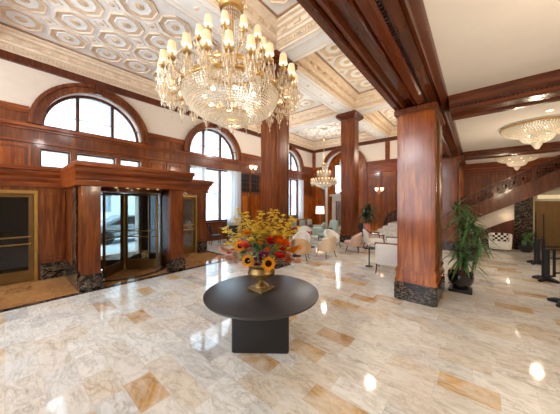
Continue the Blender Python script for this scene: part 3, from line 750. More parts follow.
# ------------------------------------------------------------------ chandelier
def make_chandelier(label):
    R = thing('chandelier', label, 'chandelier', (-3.0,2.35,0))
    # heights are world heights of the near one
    b = MB(); pts = [(0,0,5.25+i*.0) for i in range(2)]
    n = 26
    for i in range(n):
        z = 5.3+i*(ZC-.12-5.3)/n; b.M = Matrix.Translation((0,0,z+.04)) @ Matrix.Rotation((i%2)*PI/2,4,'Z')
        b.tube([(.018*math.cos(a*PI/4),0,.045*math.sin(a*PI/4)) for a in range(9)], .006, 5, False)
    b.M = Matrix(); b.build('chain', M['gold'], R)
    b = MB(); b.lathe([(0,ZC-.16),(.05,ZC-.15),(.16,ZC-.06),(.2,ZC-.01),(.2,ZC),(0,ZC)], 24); b.build('ceiling_rose', M['gold'], R)
    b = MB(); b.lathe([(0,5.3),(.03,5.28),(.05,5.22),(.16,5.2),(.2,5.14),(.18,5.08),(.14,5.06),(.05,5.05),(.0,5.05)], 24)
    for k in range(12):
        a = k*PI/6; b.tube([(.17*math.cos(a),.17*math.sin(a),5.12),(.22*math.cos(a),.22*math.sin(a),5.2),(.2*math.cos(a),.2*math.sin(a),5.3)], [.015,.012,.006], 6)
    b.build('crown', M['gold'], R)
    b = MB()
    for k in range(28):
        a = 2*PI*k/28
        for q in range(12): b.octa((.15*math.cos(a),.15*math.sin(a),5.02-q*.062), .014, .03)
    b.build('crystal_column', M['crystal'], R)
    b = MB(); b.lathe([(0,5.05),(.03,5.05),(.03,3.6),(0,3.6)], 12); b.lathe([(.16,4.27),(.2,4.24),(.2,4.2),(.16,4.18),(.16,4.27)], 32); b.build('stem', M['gold'], R)
    b = MB()
    for r, z in ((.76,3.76),(.42,4.12)):
        b.lathe([(r-.02,z-.025),(r+.015,z-.025),(r+.025,z),(r+.015,z+.025),(r-.02,z+.025),(r-.02,z-.025)], 64)
    for k in range(10):
        a = 2*PI*k/10; b.tube([(.03*math.cos(a),.03*math.sin(a),4.2),(.42*math.cos(a),.42*math.sin(a),4.12),(.64*math.cos(a),.64*math.sin(a),3.98),(.76*math.cos(a),.76*math.sin(a),3.76)], .012, 6)
    b.build('ring_frame', M['gold'], R)
    # bead basket
    b = MB(); rows = 21
    for i in range(rows):
        t = i/(rows-1); ang = t*PI/2*.9
        r = .74*math.cos(ang)**.85; z = 3.74-.42*math.sin(ang)
        m = 96 if i < 13 else 48
        for k in range(m):
            a = 2*PI*k/m; b.octa((r*math.cos(a),r*math.sin(a),z), .022, .02)
    b.build('crystal_bowl', M['crystal'], R)
    b = MB()
    for i in range(7):
        r = .26-.016*i; z = 3.39-.022*i
        for k in range(30): b.octa((r*math.cos(2*PI*k/30),r*math.sin(2*PI*k/30),z), .018, .024)
    for i in range(5):
        r = .22-.045*i; z = 3.27-.012*i
        m = max(5,int(r*90))
        for k in range(m): b.octa((r*math.cos(2*PI*k/m),r*math.sin(2*PI*k/m),z), .017)
    b.build('lower_bowl', M['crystal'], R)
    b = MB(); b.lathe([(0,3.24),(.03,3.23),(.05,3.19),(.03,3.15),(0,3.12)], 12); b.build('finial', M['crystal'], R)
    b = MB(); b.lathe([(.25,3.4),(.275,3.4),(.28,3.42),(.275,3.44),(.25,3.44),(.25,3.4)], 40); b.build('bowl_ring', M['gold'], R)
    for k in range(8):
        a = 2*PI*(k+.3)/8; b = MB(); b.ball((.42*math.cos(a),.42*math.sin(a),3.66), .035, 2); b.build('bulb', M['bulb'], R)
    # prism fringe
    b = MB()
    for k in range(70):
        a = 2*PI*k/70; b.octa((.77*math.cos(a),.77*math.sin(a),3.82), .013, .045)
        b.octa((.43*math.cos(a),.43*math.sin(a),4.05), .012, .06); b.octa((.43*math.cos(a),.43*math.sin(a),3.93), .011, .05)
    b.build('prism_fringe', M['crystal'], R)
    # arms
    def arm_meshes(r0, zr, r1, zt, cup):
        zc = zt-.1
        a = MB(); a.tube([(r0,0,zr),(r0+(r1-r0)*.45,0,zc-.1),(r1-.03,0,zc-.09),(r1,0,zc-.01),(r1,0,zt)], .011, 6)
        a.lathe([(.0,zc),(.05,zc+.015),(.06,zc+.03),(.02,zc+.04),(.016,zt),(0,zt)], 12, (r1,0,0))
        s = MB(); s.lathe([(.06,zt+.0),(.044,zt+.13),(.041,zt+.13),(.057,zt+.0)], 18, (r1,0,0)); s.mi = 1; s.lathe([(0,zt+.012),(.056,zt+.012),(.056,zt+.016),(0,zt+.016)], 18, (r1,0,0))
        c = MB(); c.lathe([(.03,zc-.03),(.05,zc-.07),(.058,zc-.14),(.045,zc-.23),(.025,zc-.29),(.012,zc-.31)] if cup else [(.02,zc-.02),(.045,zc-.06),(.05,zc-.12),(.03,zc-.19),(.01,zc-.21)], 14, (r1,0,0))
        d = MB()
        for k in range(8):
            q = k*PI/4
            d.octa((r1+.075*math.cos(q),.075*math.sin(q),zc-.05), .012, .05)
            if cup: d.octa((r1+.068*math.cos(q+.4),.068*math.sin(q+.4),zc-.17), .011, .05)
            if cup and k == 1: d.octa((r1,0,zc-.36), .014, .045)
        for k in range(7):
            t = k/6; d.octa((r1-(r1-r0)*t,0,zc-.08-.1*math.sin(PI*t)), .013, .03)
        return a, s, c, d
    for (r0, zr, r1, zt, nn, ph, cup) in ((.76,3.78,1.0,3.89,24,.09,True),(.2,4.22,.5,4.52,12,.2,False)):
        a, s, c, d = arm_meshes(r0, zr, r1, zt, cup)
        A = a.build('arm', M['gold'], R); s.build('lamp_shade', [M['shade'], M['shade_in']], A); c.build('glass_cup', M['crystal_thin'], A); d.build('crystal_drops', M['crystal'], A)
        A.rotation_euler = (0,0,ph)
        for k in range(1,nn): dup(A, R, rz=ph+2*PI*k/nn)
    return R
CH = make_chandelier('grand gilt and crystal chandelier with many small lit shades above the flower table')
sC = .86
dup(CH, loc=(-8.1,14.3,2.95-3.12*sC), rz=.3, label='smaller looking crystal chandelier hanging far off beside the room corner arch', scale=sC)
dup(CH, loc=(-8.1,14.3,0)) if 0 else None

# flush crystal ceiling lights on the low ceiling
def make_flush(label, loc):
    R = thing('ceiling_light', label, 'ceiling light', loc)
    b = MB(); b.lathe([(0,0),(.8,0),(.8,-.02),(.76,-.035),(0,-.035)], 48); b.build('ceiling_plate', M['plaster'], R)
    b = MB(); b.lathe([(.76,-.035),(.77,-.06),(.765,-.085),(.74,-.085),(.735,-.035)], 48); b.build('rim', M['gold'], R)
    b = MB()
    for i in range(11):
        t = i/10; r = .75-.36*t**1.3; z = -.1-.2*math.sin(t*PI/2)
        m = int(2*PI*r/.052)
        for k in range(m): b.octa((r*math.cos(2*PI*(k+.5*(i%2))/m),r*math.sin(2*PI*(k+.5*(i%2))/m),z), .027, .024)
    b.build('crystal_bowl', M['crystal'], R)
    b = MB()
    for i in range(9):
        t = i/8; r = .34-.2*t**2; z = -.3-.2*math.sin(t*PI/2)
        m = int(2*PI*r/.048)
        for k in range(m): b.octa((r*math.cos(2*PI*(k+.5*(i%2))/m),r*math.sin(2*PI*(k+.5*(i%2))/m),z), .026, .026)
    b.build('lower_bowl', M['crystal'], R)
    b = MB(); b.lathe([(0,-.48),(.12,-.49),(.11,-.58),(.07,-.64),(.05,-.69),(0,-.71)], 14); b.build('finial', M['crystal'], R)
    for k in range(8):
        a = 2*PI*k/8+.2; b = MB(); b.ball((.5*math.cos(a),.5*math.sin(a),-.22), .035, 2); b.build('bulb', M['bulb'], R)
    return R
FL = make_flush('crystal ceiling light hanging nearer the camera on the low plain ceiling', (1.3,9.75,ZL))
dup(FL, loc=(1.42,15.4,ZL), label='second crystal ceiling light, farther back above the staircase')
R = thing('downlight', 'small round recessed downlight in the plain ceiling near the crystal light', 'downlight', (1.34,8.5,ZL))
b = MB(); b.lathe([(.055,0),(.075,0),(.075,-.012),(.055,-.012),(.055,0)], 20); b.build('trim_ring', M['plaster'], R)
b = MB(); b.lathe([(0,-.006),(.054,-.006),(.054,-.001),(0,-.001)], 20); b.build('lens', M['down'], R)

# ------------------------------------------------------------------ wall sconces
def make_sconce(label, loc, rz):
    R = thing('wall_sconce', label, 'wall lamp', loc, rz)
    b = MB(); b.M = Matrix.Rotation(-PI/2,4,'X') @ Matrix.Rotation(0,4,'X'); b.lathe([(0,0),(.07,0),(.07,.02),(.03,.03),(0,.03)], 14); b.M = Matrix(); 
    b.build('backplate', M['gold'], R)
    for s in (-1,1):
        b = MB(); b.tube([(0,.02,0),(s*.06,.1,-.08),(s*.16,.15,-.06),(s*.18,.16,.02)], .01, 6); A = b.build('arm', M['gold'], R)
        b = MB(); b.lathe([(.03,.02),(.07,.06),(.11,.16),(.12,.26),(.115,.26),(.065,.06),(.02,.03)], 14, (s*.18,.16,0)); b.build('lamp_shade', M['shade_w'], A)
    b = MB()
    for k in range(5): b.octa((-.12+.06*k,.14,-.14-.02*(k%2)), .015, .05)
    b.build('crystal_drops', M['crystal'], R)
    return R
SC = make_sconce('twin armed lit wall lamp above the dark shutter panels', (XL+.06,10.05,4.1), -PI/2)
dup(SC, loc=(-7.0,YF-.0-.17,2.85), rz=PI, label='twin armed wall lamp lit on the far arch casing beside the tall column')
bpy.data.objects[-1] if 0 else None
dup(SC, loc=(-5.25,YF-.1,2.85), rz=PI, label='twin armed wall lamp lit on the panelled far wall, short of the broad column')
b = MB(); b.box(-.63,-.6,5.75,6.0,.58,3.75); b.box(-.6,-.59,5.8,5.95,.66,3.67); struct('trim_52', b, M['bronze'])

# ------------------------------------------------------------------ table, urn, flowers
TX, TY = -2.35, 2.38; TA = math.radians(38.7)
R = thing('centre_table', 'round black table on a slab pedestal in the middle of the marble floor', 'table', (TX,TY,0), TA)
b = MB(); b.lathe([(0,.712),(.77,.712),(.795,.722),(.803,.735),(.8,.748),(.79,.752),(0,.752)], 96); b.build('tabletop', M['tableblk'], R)
b = MB(); b.rbox(-.385,.385,-.25,.22,0.0,.712,.035,4); b.build('pedestal', M['tablebase'], R)
UX, UY = -2.4, 2.42; TZ = .752
R = thing('urn', 'footed antique brass urn holding flowers on the black table', 'urn', (UX,UY,TZ), 0)
b = MB(); b.rbox(-.145,.145,-.145,.145,0,.035,.006); b.rbox(-.12,.12,-.12,.12,.035,.05,.005); b.build('foot', M['oldbrass'], R)
b = MB(); b.lathe([(.11,.05),(.1,.07),(.05,.1),(.032,.13),(.035,.15),(.05,.165)], 28); b.build('stem', M['oldbrass'], R)
b = MB(); b.lathe([(.0,.16),(.06,.165),(.14,.185),(.19,.22),(.2,.26),(.185,.29),(.18,.33),(.2,.36),(.225,.375),(.225,.385),(.2,.385),(.17,.35),(.0,.3)], 36); b.build('bowl', M['oldbrass'], R)
FZ = TZ+.385
R = thing('flower_arrangement', 'autumn bouquet of yellow, orange, red and purple flowers in the brass urn', 'flowers', (UX,UY,FZ))
rnd = random.Random(3)
CF = Vector((.6455,-.7638,0)); CR = Vector((.7638,.6455,0))   # towards the door side of the picture / across
def place(r, h, f): return CR*r + CF*f + Vector((0,0,h))
def spray(p0, d, L, col, nb, size):
    b = MB(); d = Vector(d).normalized(); p0 = Vector(p0)
    tip = lambda t: p0 + d*L*t + Vector((0,0,-.1*L*t*t))
    b.tube([tip(t/5) for t in range(6)], .004, 5); b.mi = 1
    for k in range(nb):
        t = .3+.7*k/nb; c = tip(t) + Vector((rnd.uniform(-1,1),rnd.uniform(-1,1),rnd.uniform(-1,1)))*.055*(1.15-t*.6)
        for q in range(5):
            a = q*2*PI/5+rnd.random(); dd = Vector((math.cos(a),math.sin(a),rnd.uniform(-.3,.6)))
            b.leaf(c, dd, (0,0,1), size*rnd.uniform(.8,1.3), size*.38, .2, 2)
    return b.build('flower_spray', [M['f_green'], M[col]], R)
for (r, h, f, dr, dh, L, col) in ((-.18,.15,-.05,-.5,1,.62,'f_yellow'),(-.1,.2,0,-.25,1,.6,'f_yellow'),(-.25,.12,.05,-.75,1,.55,'f_yellow'),(.0,.22,0,.0,1,.6,'f_yellow'),(.05,.2,-.05,.15,1,.62,'f_yellow'),(.12,.2,0,.4,1,.58,'f_yellow'),(.2,.16,.05,.6,1,.62,'f_yellow'),(.25,.12,0,.8,1,.55,'f_yellow'),
        (-.15,.2,-.1,-.4,1,.7,'f_yellow'),(.1,.22,-.12,.25,1,.65,'f_yellow'),(.22,.18,-.1,.55,1,.6,'f_yellow'),(-.05,.25,.05,-.1,1,.45,'f_yellow'),(.3,.1,.05,1,.6,.4,'f_gold'),(-.3,.08,0,-1,.5,.42,'f_peach'),(-.28,.05,.08,-1,.25,.4,'f_peach'),(-.3,.1,-.1,-1,.7,.4,'f_yellow'),(.3,.05,.08,1,.2,.36,'f_peach')):
    spray(place(r,h,f)*.5, CR*dr + CF*f*2 + Vector((0,0,dh)), L*1.22, col, 44, .042)
def rose(c, s, col, n=22, name='rose'):
    b = MB(); c = Vector(c)
    for k in range(n):
        t = k/n; a = k*2.4; rr = s*(.15+.85*t); d = Vector((math.cos(a)*t, math.sin(a)*t, .9-t*.7)) + CF*.5
        b.leaf(c+d*rr*.1, d, (0,0,1), s*(.55+.45*t), s*.42, .1, 3, .4)
    b.build(name, M[col], R)
for (r, h, f, s, col, nm) in ((-.2,.24,.16,.085,'f_coral','rose'),(-.15,.2,.2,.06,'f_coral','rose'),(.14,.3,.14,.07,'f_red','rose'),(.24,.13,.2,.085,'f_red','rose'),(.3,.2,.1,.07,'f_red','rose'),(.02,.17,.2,.06,'f_coral','rose'),(.3,.32,.05,.1,'f_orange','dahlia'),(.22,.36,.06,.09,'f_orange','dahlia'),(-.02,.1,.25,.08,'f_purple','dahlia'),(.05,.07,.27,.07,'f_purple','dahlia'),(.04,.14,.24,.065,'f_purple','dahlia'),(-.04,.03,.26,.055,'f_purple','dahlia'),(-.28,.3,.08,.07,'f_orange','dahlia'),(.1,.22,.2,.06,'f_orange','dahlia'),(-.3,.18,.1,.06,'f_peach','rose'),(-.36,.12,.06,.06,'f_peach','rose'),(-.4,.2,.1,.06,'f_peach','dahlia'),(-.45,.15,.1,.05,'f_coral','dahlia'),(-.42,.08,.14,.05,'f_peach','dahlia'),(.0,.12,.28,.09,'f_purple','dahlia'),(.06,.17,.27,.08,'f_purple','dahlia'),(-.06,.16,.24,.06,'f_purple','dahlia'),(.34,.27,.12,.12,'f_orange','rose'),(.26,.3,.12,.11,'f_orange','rose'),(-.22,.27,.2,.11,'f_coral','rose'),(.27,.12,.23,.11,'f_red','rose'),(.12,.34,.16,.09,'f_red','rose'),(-.02,.3,.16,.08,'f_gold','dahlia'),(-.12,.34,.14,.09,'f_yellow','dahlia'),(.2,.4,.05,.1,'f_yellow','dahlia'),(.02,.42,.04,.1,'f_yellow','dahlia'),(-.2,.42,.04,.1,'f_gold','dahlia'),(-.3,.38,.06,.09,'f_yellow','dahlia'),(.1,.46,0,.1,'f_yellow','dahlia'),(-.08,.5,0,.1,'f_yellow','dahlia'),(.38,.14,.12,.07,'f_peach','dahlia'),(.4,.2,.06,.06,'f_yellow','dahlia'),(.38,.06,.12,.06,'f_orange','dahlia')):
    rose(place(r,h,f), s, col, 26 if nm == 'dahlia' else 20, nm)
def sunflower(c, s, col='f_gold'):
    c = Vector(c); N = (CF + Vector((0,0,.25))).normalized(); u = N.cross(Vector((0,0,1))).normalized(); w = u.cross(N)
    b = MB()
    for k in range(18):
        a = 2*PI*k/18; d = u*math.cos(a)+w*math.sin(a); side = N.cross(d)
        L = s*(1 if k%2 else .88)
        P = [c+d*s*.3, c+d*L*.65+side*s*.15+N*.005, c+d*L, c+d*L*.65-side*s*.15+N*.005]
        b.f([b.v(q) for q in P])
    F = b.build('sunflower', M[col], R)
    b = MB(); b.M = Matrix.Translation(c+N*.004) @ N.to_track_quat('Z','Y').to_matrix().to_4x4(); b.lathe([(s*.4,0),(s*.34,.015),(s*.15,.02),(0,.016)], 16); b.build('seed_head', M['f_brown'], F)
for (r, h, f, s) in ((.12,.07,.32,.11),(-.16,.1,.29,.1),(-.28,.28,.2,.085)): sunflower(place(r,h,f), s)
b = MB()
for k in range(230):
    a = rnd.uniform(0,2*PI); el = rnd.uniform(.12,1.2); d = Vector((math.cos(a)*math.cos(el), math.sin(a)*math.cos(el), math.sin(el)))
    b.leaf(d*rnd.uniform(.1,.3)+Vector((0,0,.1)), d, (0,0,1), rnd.uniform(.08,.16), rnd.uniform(.012,.028), rnd.uniform(.1,.5), 4)
b.build('foliage', M['leafm'], R)
b = MB()
for k in range(80):
    a = rnd.uniform(0,2*PI); d = Vector((math.cos(a), math.sin(a), rnd.uniform(.05,.5)))
    b.leaf(d*.24+Vector((0,0,.08)), d, (0,0,1), rnd.uniform(.1,.2), .014, .25, 4)
b.build('greenery', M['f_green'], R)

# ------------------------------------------------------------------ potted plants
def pot(R, r, h, mat):
    b = MB(); b.lathe([(0,.0),(r*.55,.0),(r*.62,.02),(r*.93,h*.45),(r,h*.75),(r*.95,h),(r*.86,h),(r*.86,h-.05),(0,h-.05)], 32); b.build('pot', mat, R)
    b = MB(); b.lathe([(0,h-.048),(r*.85,h-.048),(0,h-.02)], 20); b.build('soil', M['soil'], R)
def dracaena(label, loc, r, h, stems, seed, mat='leafm', L=.5, w=.02, n=34, potmat='blackpot', saucer=False, keep=None):
    rn = random.Random(seed); R = thing('potted_plant', label, 'plant', loc)
    z = 0
    if saucer:
        b = MB(); b.rbox(-r*.85,r*.85,-r*.85,r*.85,0,.06,.01); b.build('plinth', M['black'], R); 
    Z = .06 if saucer else 0
    b = MB(); b.lathe([(0,Z),(r*.55,Z),(r*.62,Z+.02),(r*.93,Z+h*.45),(r,Z+h*.75),(r*.95,Z+h),(r*.86,Z+h),(r*.86,Z+h-.05),(0,Z+h-.05)], 32); b.build('pot', M[potmat], R)
    b = MB(); b.lathe([(0,Z+h-.02),(r*.4,Z+h-.03),(r*.85,Z+h-.048)], 20); b.build('soil', M['soil'], R)
    bl = MB()
    for (sx, sy, ht) in stems:
        b = MB(); top = Vector((sx*1.6,sy*1.6,Z+h+ht)); b.tube([(sx,sy,Z+h-.06),(sx*1.3,sy*1.2,Z+h+ht*.5),top], [.022,.018,.014], 7); b.build('stem', M['stem'], R)
        for k in range(n):
            a = k*2.4+rn.random()*.5; el = rn.uniform(-.25,1.25); d = Vector((math.cos(a)*math.cos(el),math.sin(a)*math.cos(el),math.sin(el)))
            if keep and not keep(top+d*L): continue
            bl.leaf(top-Vector((0,0,.45*rn.random()*min(1,ht))), d, (0,0,1), L*rn.uniform(.7,1.1), w*rn.uniform(.8,1.3), rn.uniform(.25,.85), 6)
    bl.build('foliage', M[mat], R); return R
dracaena('tall dracaena in a glossy black pot beside the broad veneered column', (-.29,6.78,0), .25, .36, ((.1,-.04,1.3),(-.04,.1,1.55),(.04,-.06,.35),(.2,.08,.95),(.02,.16,1.1),(-.02,-.1,.6)), 5, 'leafm', .54, .023, 50, 'blackpot', True, lambda p: p.x > -.27 or p.y > .1)
dracaena('leafy plant in a black pot standing behind the tall dracaena', (-.2,10.7,0), .33, .5, ((0,0,.9),(.1,.1,.6),(-.12,0,1.2)), 9, 'leafd', .5, .025, 36)
dracaena('low leafy plant in a round black pot beside the white tub chair', (1.55,13.9,0), .26, .4, ((0,0,.2),(.08,.06,.35),(-.03,.02,.3),(.02,-.1,.15)), 12, 'leafm', .36, .022, 34, 'blackpot', False, lambda p: p.x > -.2)
R = dracaena('palm in a tall salmon pink planter beyond the lounge chairs', (-4.42,12.3,0), .18, .95, ((0,0,.5),(.06,.05,.9),(-.07,.02,.7)), 15, 'leafd', .7, .03, 60, 'terracotta', False, lambda p: p.x > -.22 or p.y > -.2)
R = thing('uplight', 'small lit uplight on the floor between the dracaena pot and the veneered column', 'lamp', (-.5,7.25,0), 0)
b = MB(); b.lathe([(0,0),(.06,0),(.06,.015),(.02,.02),(.02,.05),(.05,.06),(.06,.16),(.05,.16),(.04,.13),(0,.13)], 16); b.build('housing', M['black'], R); b = MB(); b.ball((0,0,.15), .03, 2); b.build('bulb', M['bulb'], R)

# ------------------------------------------------------------------ lounge seats
def tub_chair(label, loc, rz, mat, group='tub chairs of the lounge', legm='black'):
    R = thing('tub_chair', label, 'chair', loc, rz, group)
    # back towards -y, open to +y
    b = MB(); a0, a1 = math.radians(170), math.radians(370); n = 26; rows = []
    for i in range(n+1):
        a = a0+(a1-a0)*i/n; k = max(0, math.sin(PI*i/n))
        zt = .56+.26*k**1.2; ro = .36; ri = .29; lean = .05*k
        q = lambda r, z: (r*math.cos(a)*(1+lean*(z-.3)), r*.95*math.sin(a)*(1+lean*3*(z-.3)), z)
        rows.append([b.v(q(ro-.03,.26)), b.v(q(ro,.4)), b.v(q(ro+.015,zt-.03)), b.v(q(ro-.02,zt)), b.v(q(ri+.01,zt-.02)), b.v(q(ri,.4)), b.v(q(ri,.26))])
    for A, B in zip(rows, rows[1:]):
        for j in range(7): b.f([A[j],A[(j+1)%7],B[(j+1)%7],B[j]])
    b.f(rows[0]); b.f(rows[-1][::-1]); b.build('backrest', mat, R)
    b = MB(); b.lathe([(0,.27),(.27,.27),(.3,.3),(.3,.42),(.27,.45),(0,.46)], 26, (0,.03,0), 0, 2*PI, .97, 1.0); b.build('seat', mat, R)
    for sx in (-1,1):
        for sy in (-1,1):
            b = MB(); b.tube([(sx*.2,sy*.19,.28),(sx*.27,sy*.26,0)], [.016,.009], 8); b.build('leg', M[legm], R)
    return R
TC = tub_chair('tan leather tub chair standing just behind the flowers, its back to the black table', (-4.75,6.75,0), math.radians(25), M['tanfab'])
def tub(label, loc, rz, mat):
    c = dup(TC, loc=loc, rz=math.radians(rz), label=label)
    for ch in c.children:
        if ch.name.split('.')[0] in ('backrest','seat'):
            ch.data = ch.data.copy(); ch.data.materials[0] = mat
    return c
tub('beige leather tub chair in the open, next after the tan one', (-4.3,7.75,0), 75, M['beigefab'])
tub('rose coloured tub chair in front of the salmon planter', (-3.95,9.35,0), 110, M['pinkfab'])
tub('white tub chair facing the tan one across the small table', (-5.6,8.0,0), 200, M['whitefab'])
tub('white tub chair between the rose chair and the far column', (-5.0,9.6,0), 250, M['whitefab'])
tub('white tub chair near the curtain of the last window', (-7.2,10.6,0), 30, M['whitefab'])
# lounge chair with headrest
R = thing('lounge_chair', 'sage green high back lounge chair with a dark cushion beside the far column', 'chair', (-6.12,11.05,0), math.radians(150))
b = MB(); b.rbox(-.36,.36,-.36,.36,.28,.42,.05,3); b.build('seat', M['greenfab'], R)
b = MB(); b.M = Matrix.Translation((0,-.34,.4)) @ Matrix.Rotation(math.radians(14),4,'X'); b.rbox(-.36,.36,-.06,.07,0,.72,.05,3); b.build('backrest', M['greenfab'], R)
for s in (-1,1):
    b = MB(); b.rbox(s*.36-.05,s*.36+.05,-.36,.34,.3,.58,.035,2); b.build('armrest', M['greenfab'], R)
    for y in (-.28,.28):
        b = MB(); b.tube([(s*.28,y,.29),(s*.31,y*1.1,0)], [.02,.012], 8); b.build('leg', M['black'], R)
b = MB(); b.rbox(-.22,.22,-.26,-.12,.43,.72,.05,3); tag(b.build('cushion', M['darkfab'], None), 'dark cushion lying on the sage green lounge chair', 'cushion')
o = bpy.data.objects['cushion']; o.location = (-6.12,11.05,0); o.rotation_euler = (0,0,math.radians(150))
# white armchairs with wooden arms, backs to the camera
def armchair(label, loc, rz):
    R = thing('armchair', label, 'chair', loc, rz, 'white armchairs with wooden arms')
    b = MB(); b.rbox(-.33,.33,-.3,.34,.3,.46,.05,3); b.build('seat', M['whitefab'], R)
    b = MB(); b.M = Matrix.Translation((0,-.3,.24)) @ Matrix.Rotation(math.radians(9),4,'X'); b.rbox(-.36,.36,-.06,.06,0,.62,.045,3); b.build('backrest', M['whitefab'], R)
    b = MB(); b.tube([(-.37,-.3,.8),(-.37,-.39,.87),(.37,-.39,.87),(.37,-.3,.8)], .022, 8); b.build('top_rail', M['wood'], R)
    for s in (-1,1):
        b = MB(); b.tube([(s*.37,-.37,.84),(s*.39,-.15,.72),(s*.4,.12,.7),(s*.39,.3,.66)], [.02,.026,.032,.036], 8); b.build('armrest', M['wood_dk'], R)
        b = MB(); b.tube([(s*.38,.27,.66),(s*.36,.31,.3),(s*.35,.34,0)], [.022,.024,.014], 8); b.build('leg', M['wood_dk'], R)
        b = MB(); b.tube([(s*.32,-.3,.36),(s*.34,-.44,0)], [.024,.014], 8); b.build('leg', M['wood_dk'], R)
    return R
AC = armchair('white armchair with curved wooden arms seen from behind beside the broad column', (-1.95,7.35,0), math.radians(10))
dup(AC, loc=(-2.0,8.75,0), rz=math.radians(5), label='white armchair with wooden arms second in line, behind the first')
dup(AC, loc=(-3.4,10.4,0), rz=math.radians(-60), label='white armchair with wooden arms below the marble steps')
# tables
def side_table(label, loc, r, h, top, leg):
    R = thing('side_table', label, 'table', loc, 0, 'small lounge tables')
    b = MB(); b.lathe([(0,h-.025),(r,h-.025),(r,h),(0,h)], 28); b.build('tabletop', M[top], R)
    b = MB(); b.tube([(0,0,.02),(0,0,h-.025)], .02, 8); b.build('stem', M[leg], R)
    b = MB(); b.lathe([(0,0),(r*.6,0),(r*.58,.015),(.03,.03),(0,.03)], 24); b.build('foot', M[leg], R)
    return R
side_table('small black pedestal table beside the white armchair', (-2.62,7.5,0), .2, .6, 'black', 'black')
side_table('low round dark table between the tan and white tub chairs', (-5.3,7.2,0), .35, .5, 'tableblk', 'black')
side_table('round table with a pale top by the rose tub chair', (-4.75,8.85,0), .3, .52, 'marble_wht', 'black')
side_table('round table with a pale top near the sage lounge chair', (-6.7,9.9,0), .4, .55, 'marble_wht', 'black')
side_table('small round table behind the beige tub chair carrying a flower bowl', (-5.9,9.1,0), .4, .5, 'marble_wht', 'black')
R = thing('flower_bowl', 'red flowers in a low white bowl on the lounge table', 'flowers', (-5.9,9.1,.5))
b = MB(); b.lathe([(0,0),(.06,0),(.14,.08),(.13,.08),(0,.03)], 20); b.build('bowl', M['marble_wht'], R)
b = MB()
for k in range(26):
    a = k*2.4; d = Vector((math.cos(a),math.sin(a),rnd.uniform(.1,1))); b.ball(Vector((0,0,.1))+d*.1, .03, 1)
b.build('blossom', M['f_red'], R)
# red banquette along the far part of the room, with cushions
R = thing('banquette', 'long red leather banquette under the far corner panelling', 'sofa', (-9.3,13.2,0), math.radians(-90))
b = MB(); b.rbox(-1.6,1.6,-.35,.35,.12,.45,.04,3); b.build('seat', M['redfab'], R)
b = MB(); b.rbox(-1.6,1.6,-.45,-.28,.3,.88,.05,3); b.build('backrest', M['redfab'], R)
b = MB(); b.box(-1.5,1.5,-.3,.28,0,.12); b.build('base', M['wood_dk'], R)
b = MB(); b.rbox(-.28,.28,-.07,.07,0,.4,.06,3); CU = tag(b.build('cushion', M['greenfab'], None, True, (-9.15,12.3,.46)), 'grey green cushion on the red banquette, end nearer the camera', 'cushion', 'banquette cushions'); CU.rotation_euler = (0,0,math.radians(-75))
c = dup(CU, loc=(-9.15,13.2,.46), rz=math.radians(-95), label='grey green cushion on the middle of the red banquette'); c = dup(CU, loc=(-9.15,14.1,.46), rz=math.radians(-85), label='grey green cushion on the red banquette, end near the corner')
# sofa with pale seat facing away
R = thing('sofa', 'pale grey low sofa in front of the red banquette', 'sofa', (-7.6,12.6,0), math.radians(115))
b = MB(); b.rbox(-.9,.9,-.38,.38,.15,.43,.05,3); b.build('seat', M['whitefab'], R)
b = MB(); b.rbox(-.9,.9,-.45,-.28,.15,.78,.06,3); b.build('backrest', M['greenfab'], R)
for s in (-1,1):
    b = MB(); b.rbox(s*.95-.09,s*.95+.09,-.45,.38,.12,.58,.05,3); b.build('armrest', M['greenfab'], R)
for sx in (-1,1):
    for sy in (-1,1):
        b = MB(); b.tube([(sx*.85,sy*.3,.15),(sx*.88,sy*.32,0)], .02, 8); b.build('leg', M['black'], R)
# floor lamp
R = thing('floor_lamp', 'floor lamp with a glowing white drum shade by the far corner', 'lamp', (-9.35,15.9,0))
b = MB(); b.lathe([(0,0),(.16,0),(.16,.02),(.02,.035),(0,.035)], 24); b.build('base', M['brass'], R)
b = MB(); b.tube([(0,0,.03),(0,0,1.35)], .014, 8); b.build('pole', M['brass'], R)
b = MB(); b.lathe([(.33,1.2),(.3,1.78),(.29,1.78),(.32,1.2)], 28); b.build('lamp_shade', M['shade_w'], R)
# dining chairs and table at the window
def dchair(label, loc, rz):
    R = thing('dining_chair', label, 'chair', loc, rz, 'black chairs at the window table')
    b = MB(); b.rbox(-.22,.22,-.22,.22,.43,.48,.02,2); b.build('seat', M['darkfab'], R)
    b = MB(); b.M = Matrix.Translation((0,-.21,.5)) @ Matrix.Rotation(math.radians(8),4,'X'); b.rbox(-.22,.22,-.025,.025,.05,.45,.02,2); b.build('backrest', M['darkfab'], R)
    for sx in (-1,1):
        b = MB(); b.tube([(sx*.2,.2,.44),(sx*.21,.21,0)], .014, 6); b.build('leg', M['black'], R)
        b = MB(); b.tube([(sx*.2,-.26,.75),(sx*.2,-.2,.44),(sx*.21,-.24,0)], .014, 6); b.build('leg', M['black'], R)
    return R
DC = dchair('black dining chair at the window table, on the vestibule side', (-9.75,6.65,0), math.radians(-20))
dup(DC, loc=(-9.15,7.25,0), rz=math.radians(60), label='black dining chair at the window table, on the room side')
dup(DC, loc=(-8.75,7.9,0), rz=math.radians(100), label='black dining chair standing out from the window table, farther into the room')
dup(DC, loc=(-9.7,8.35,0), rz=math.radians(170), label='black dining chair at the window table, on the side toward the shutters')
side_table('black table between dining chairs under the tall window', (-9.9,7.5,0), .42, .74, 'black', 'black')
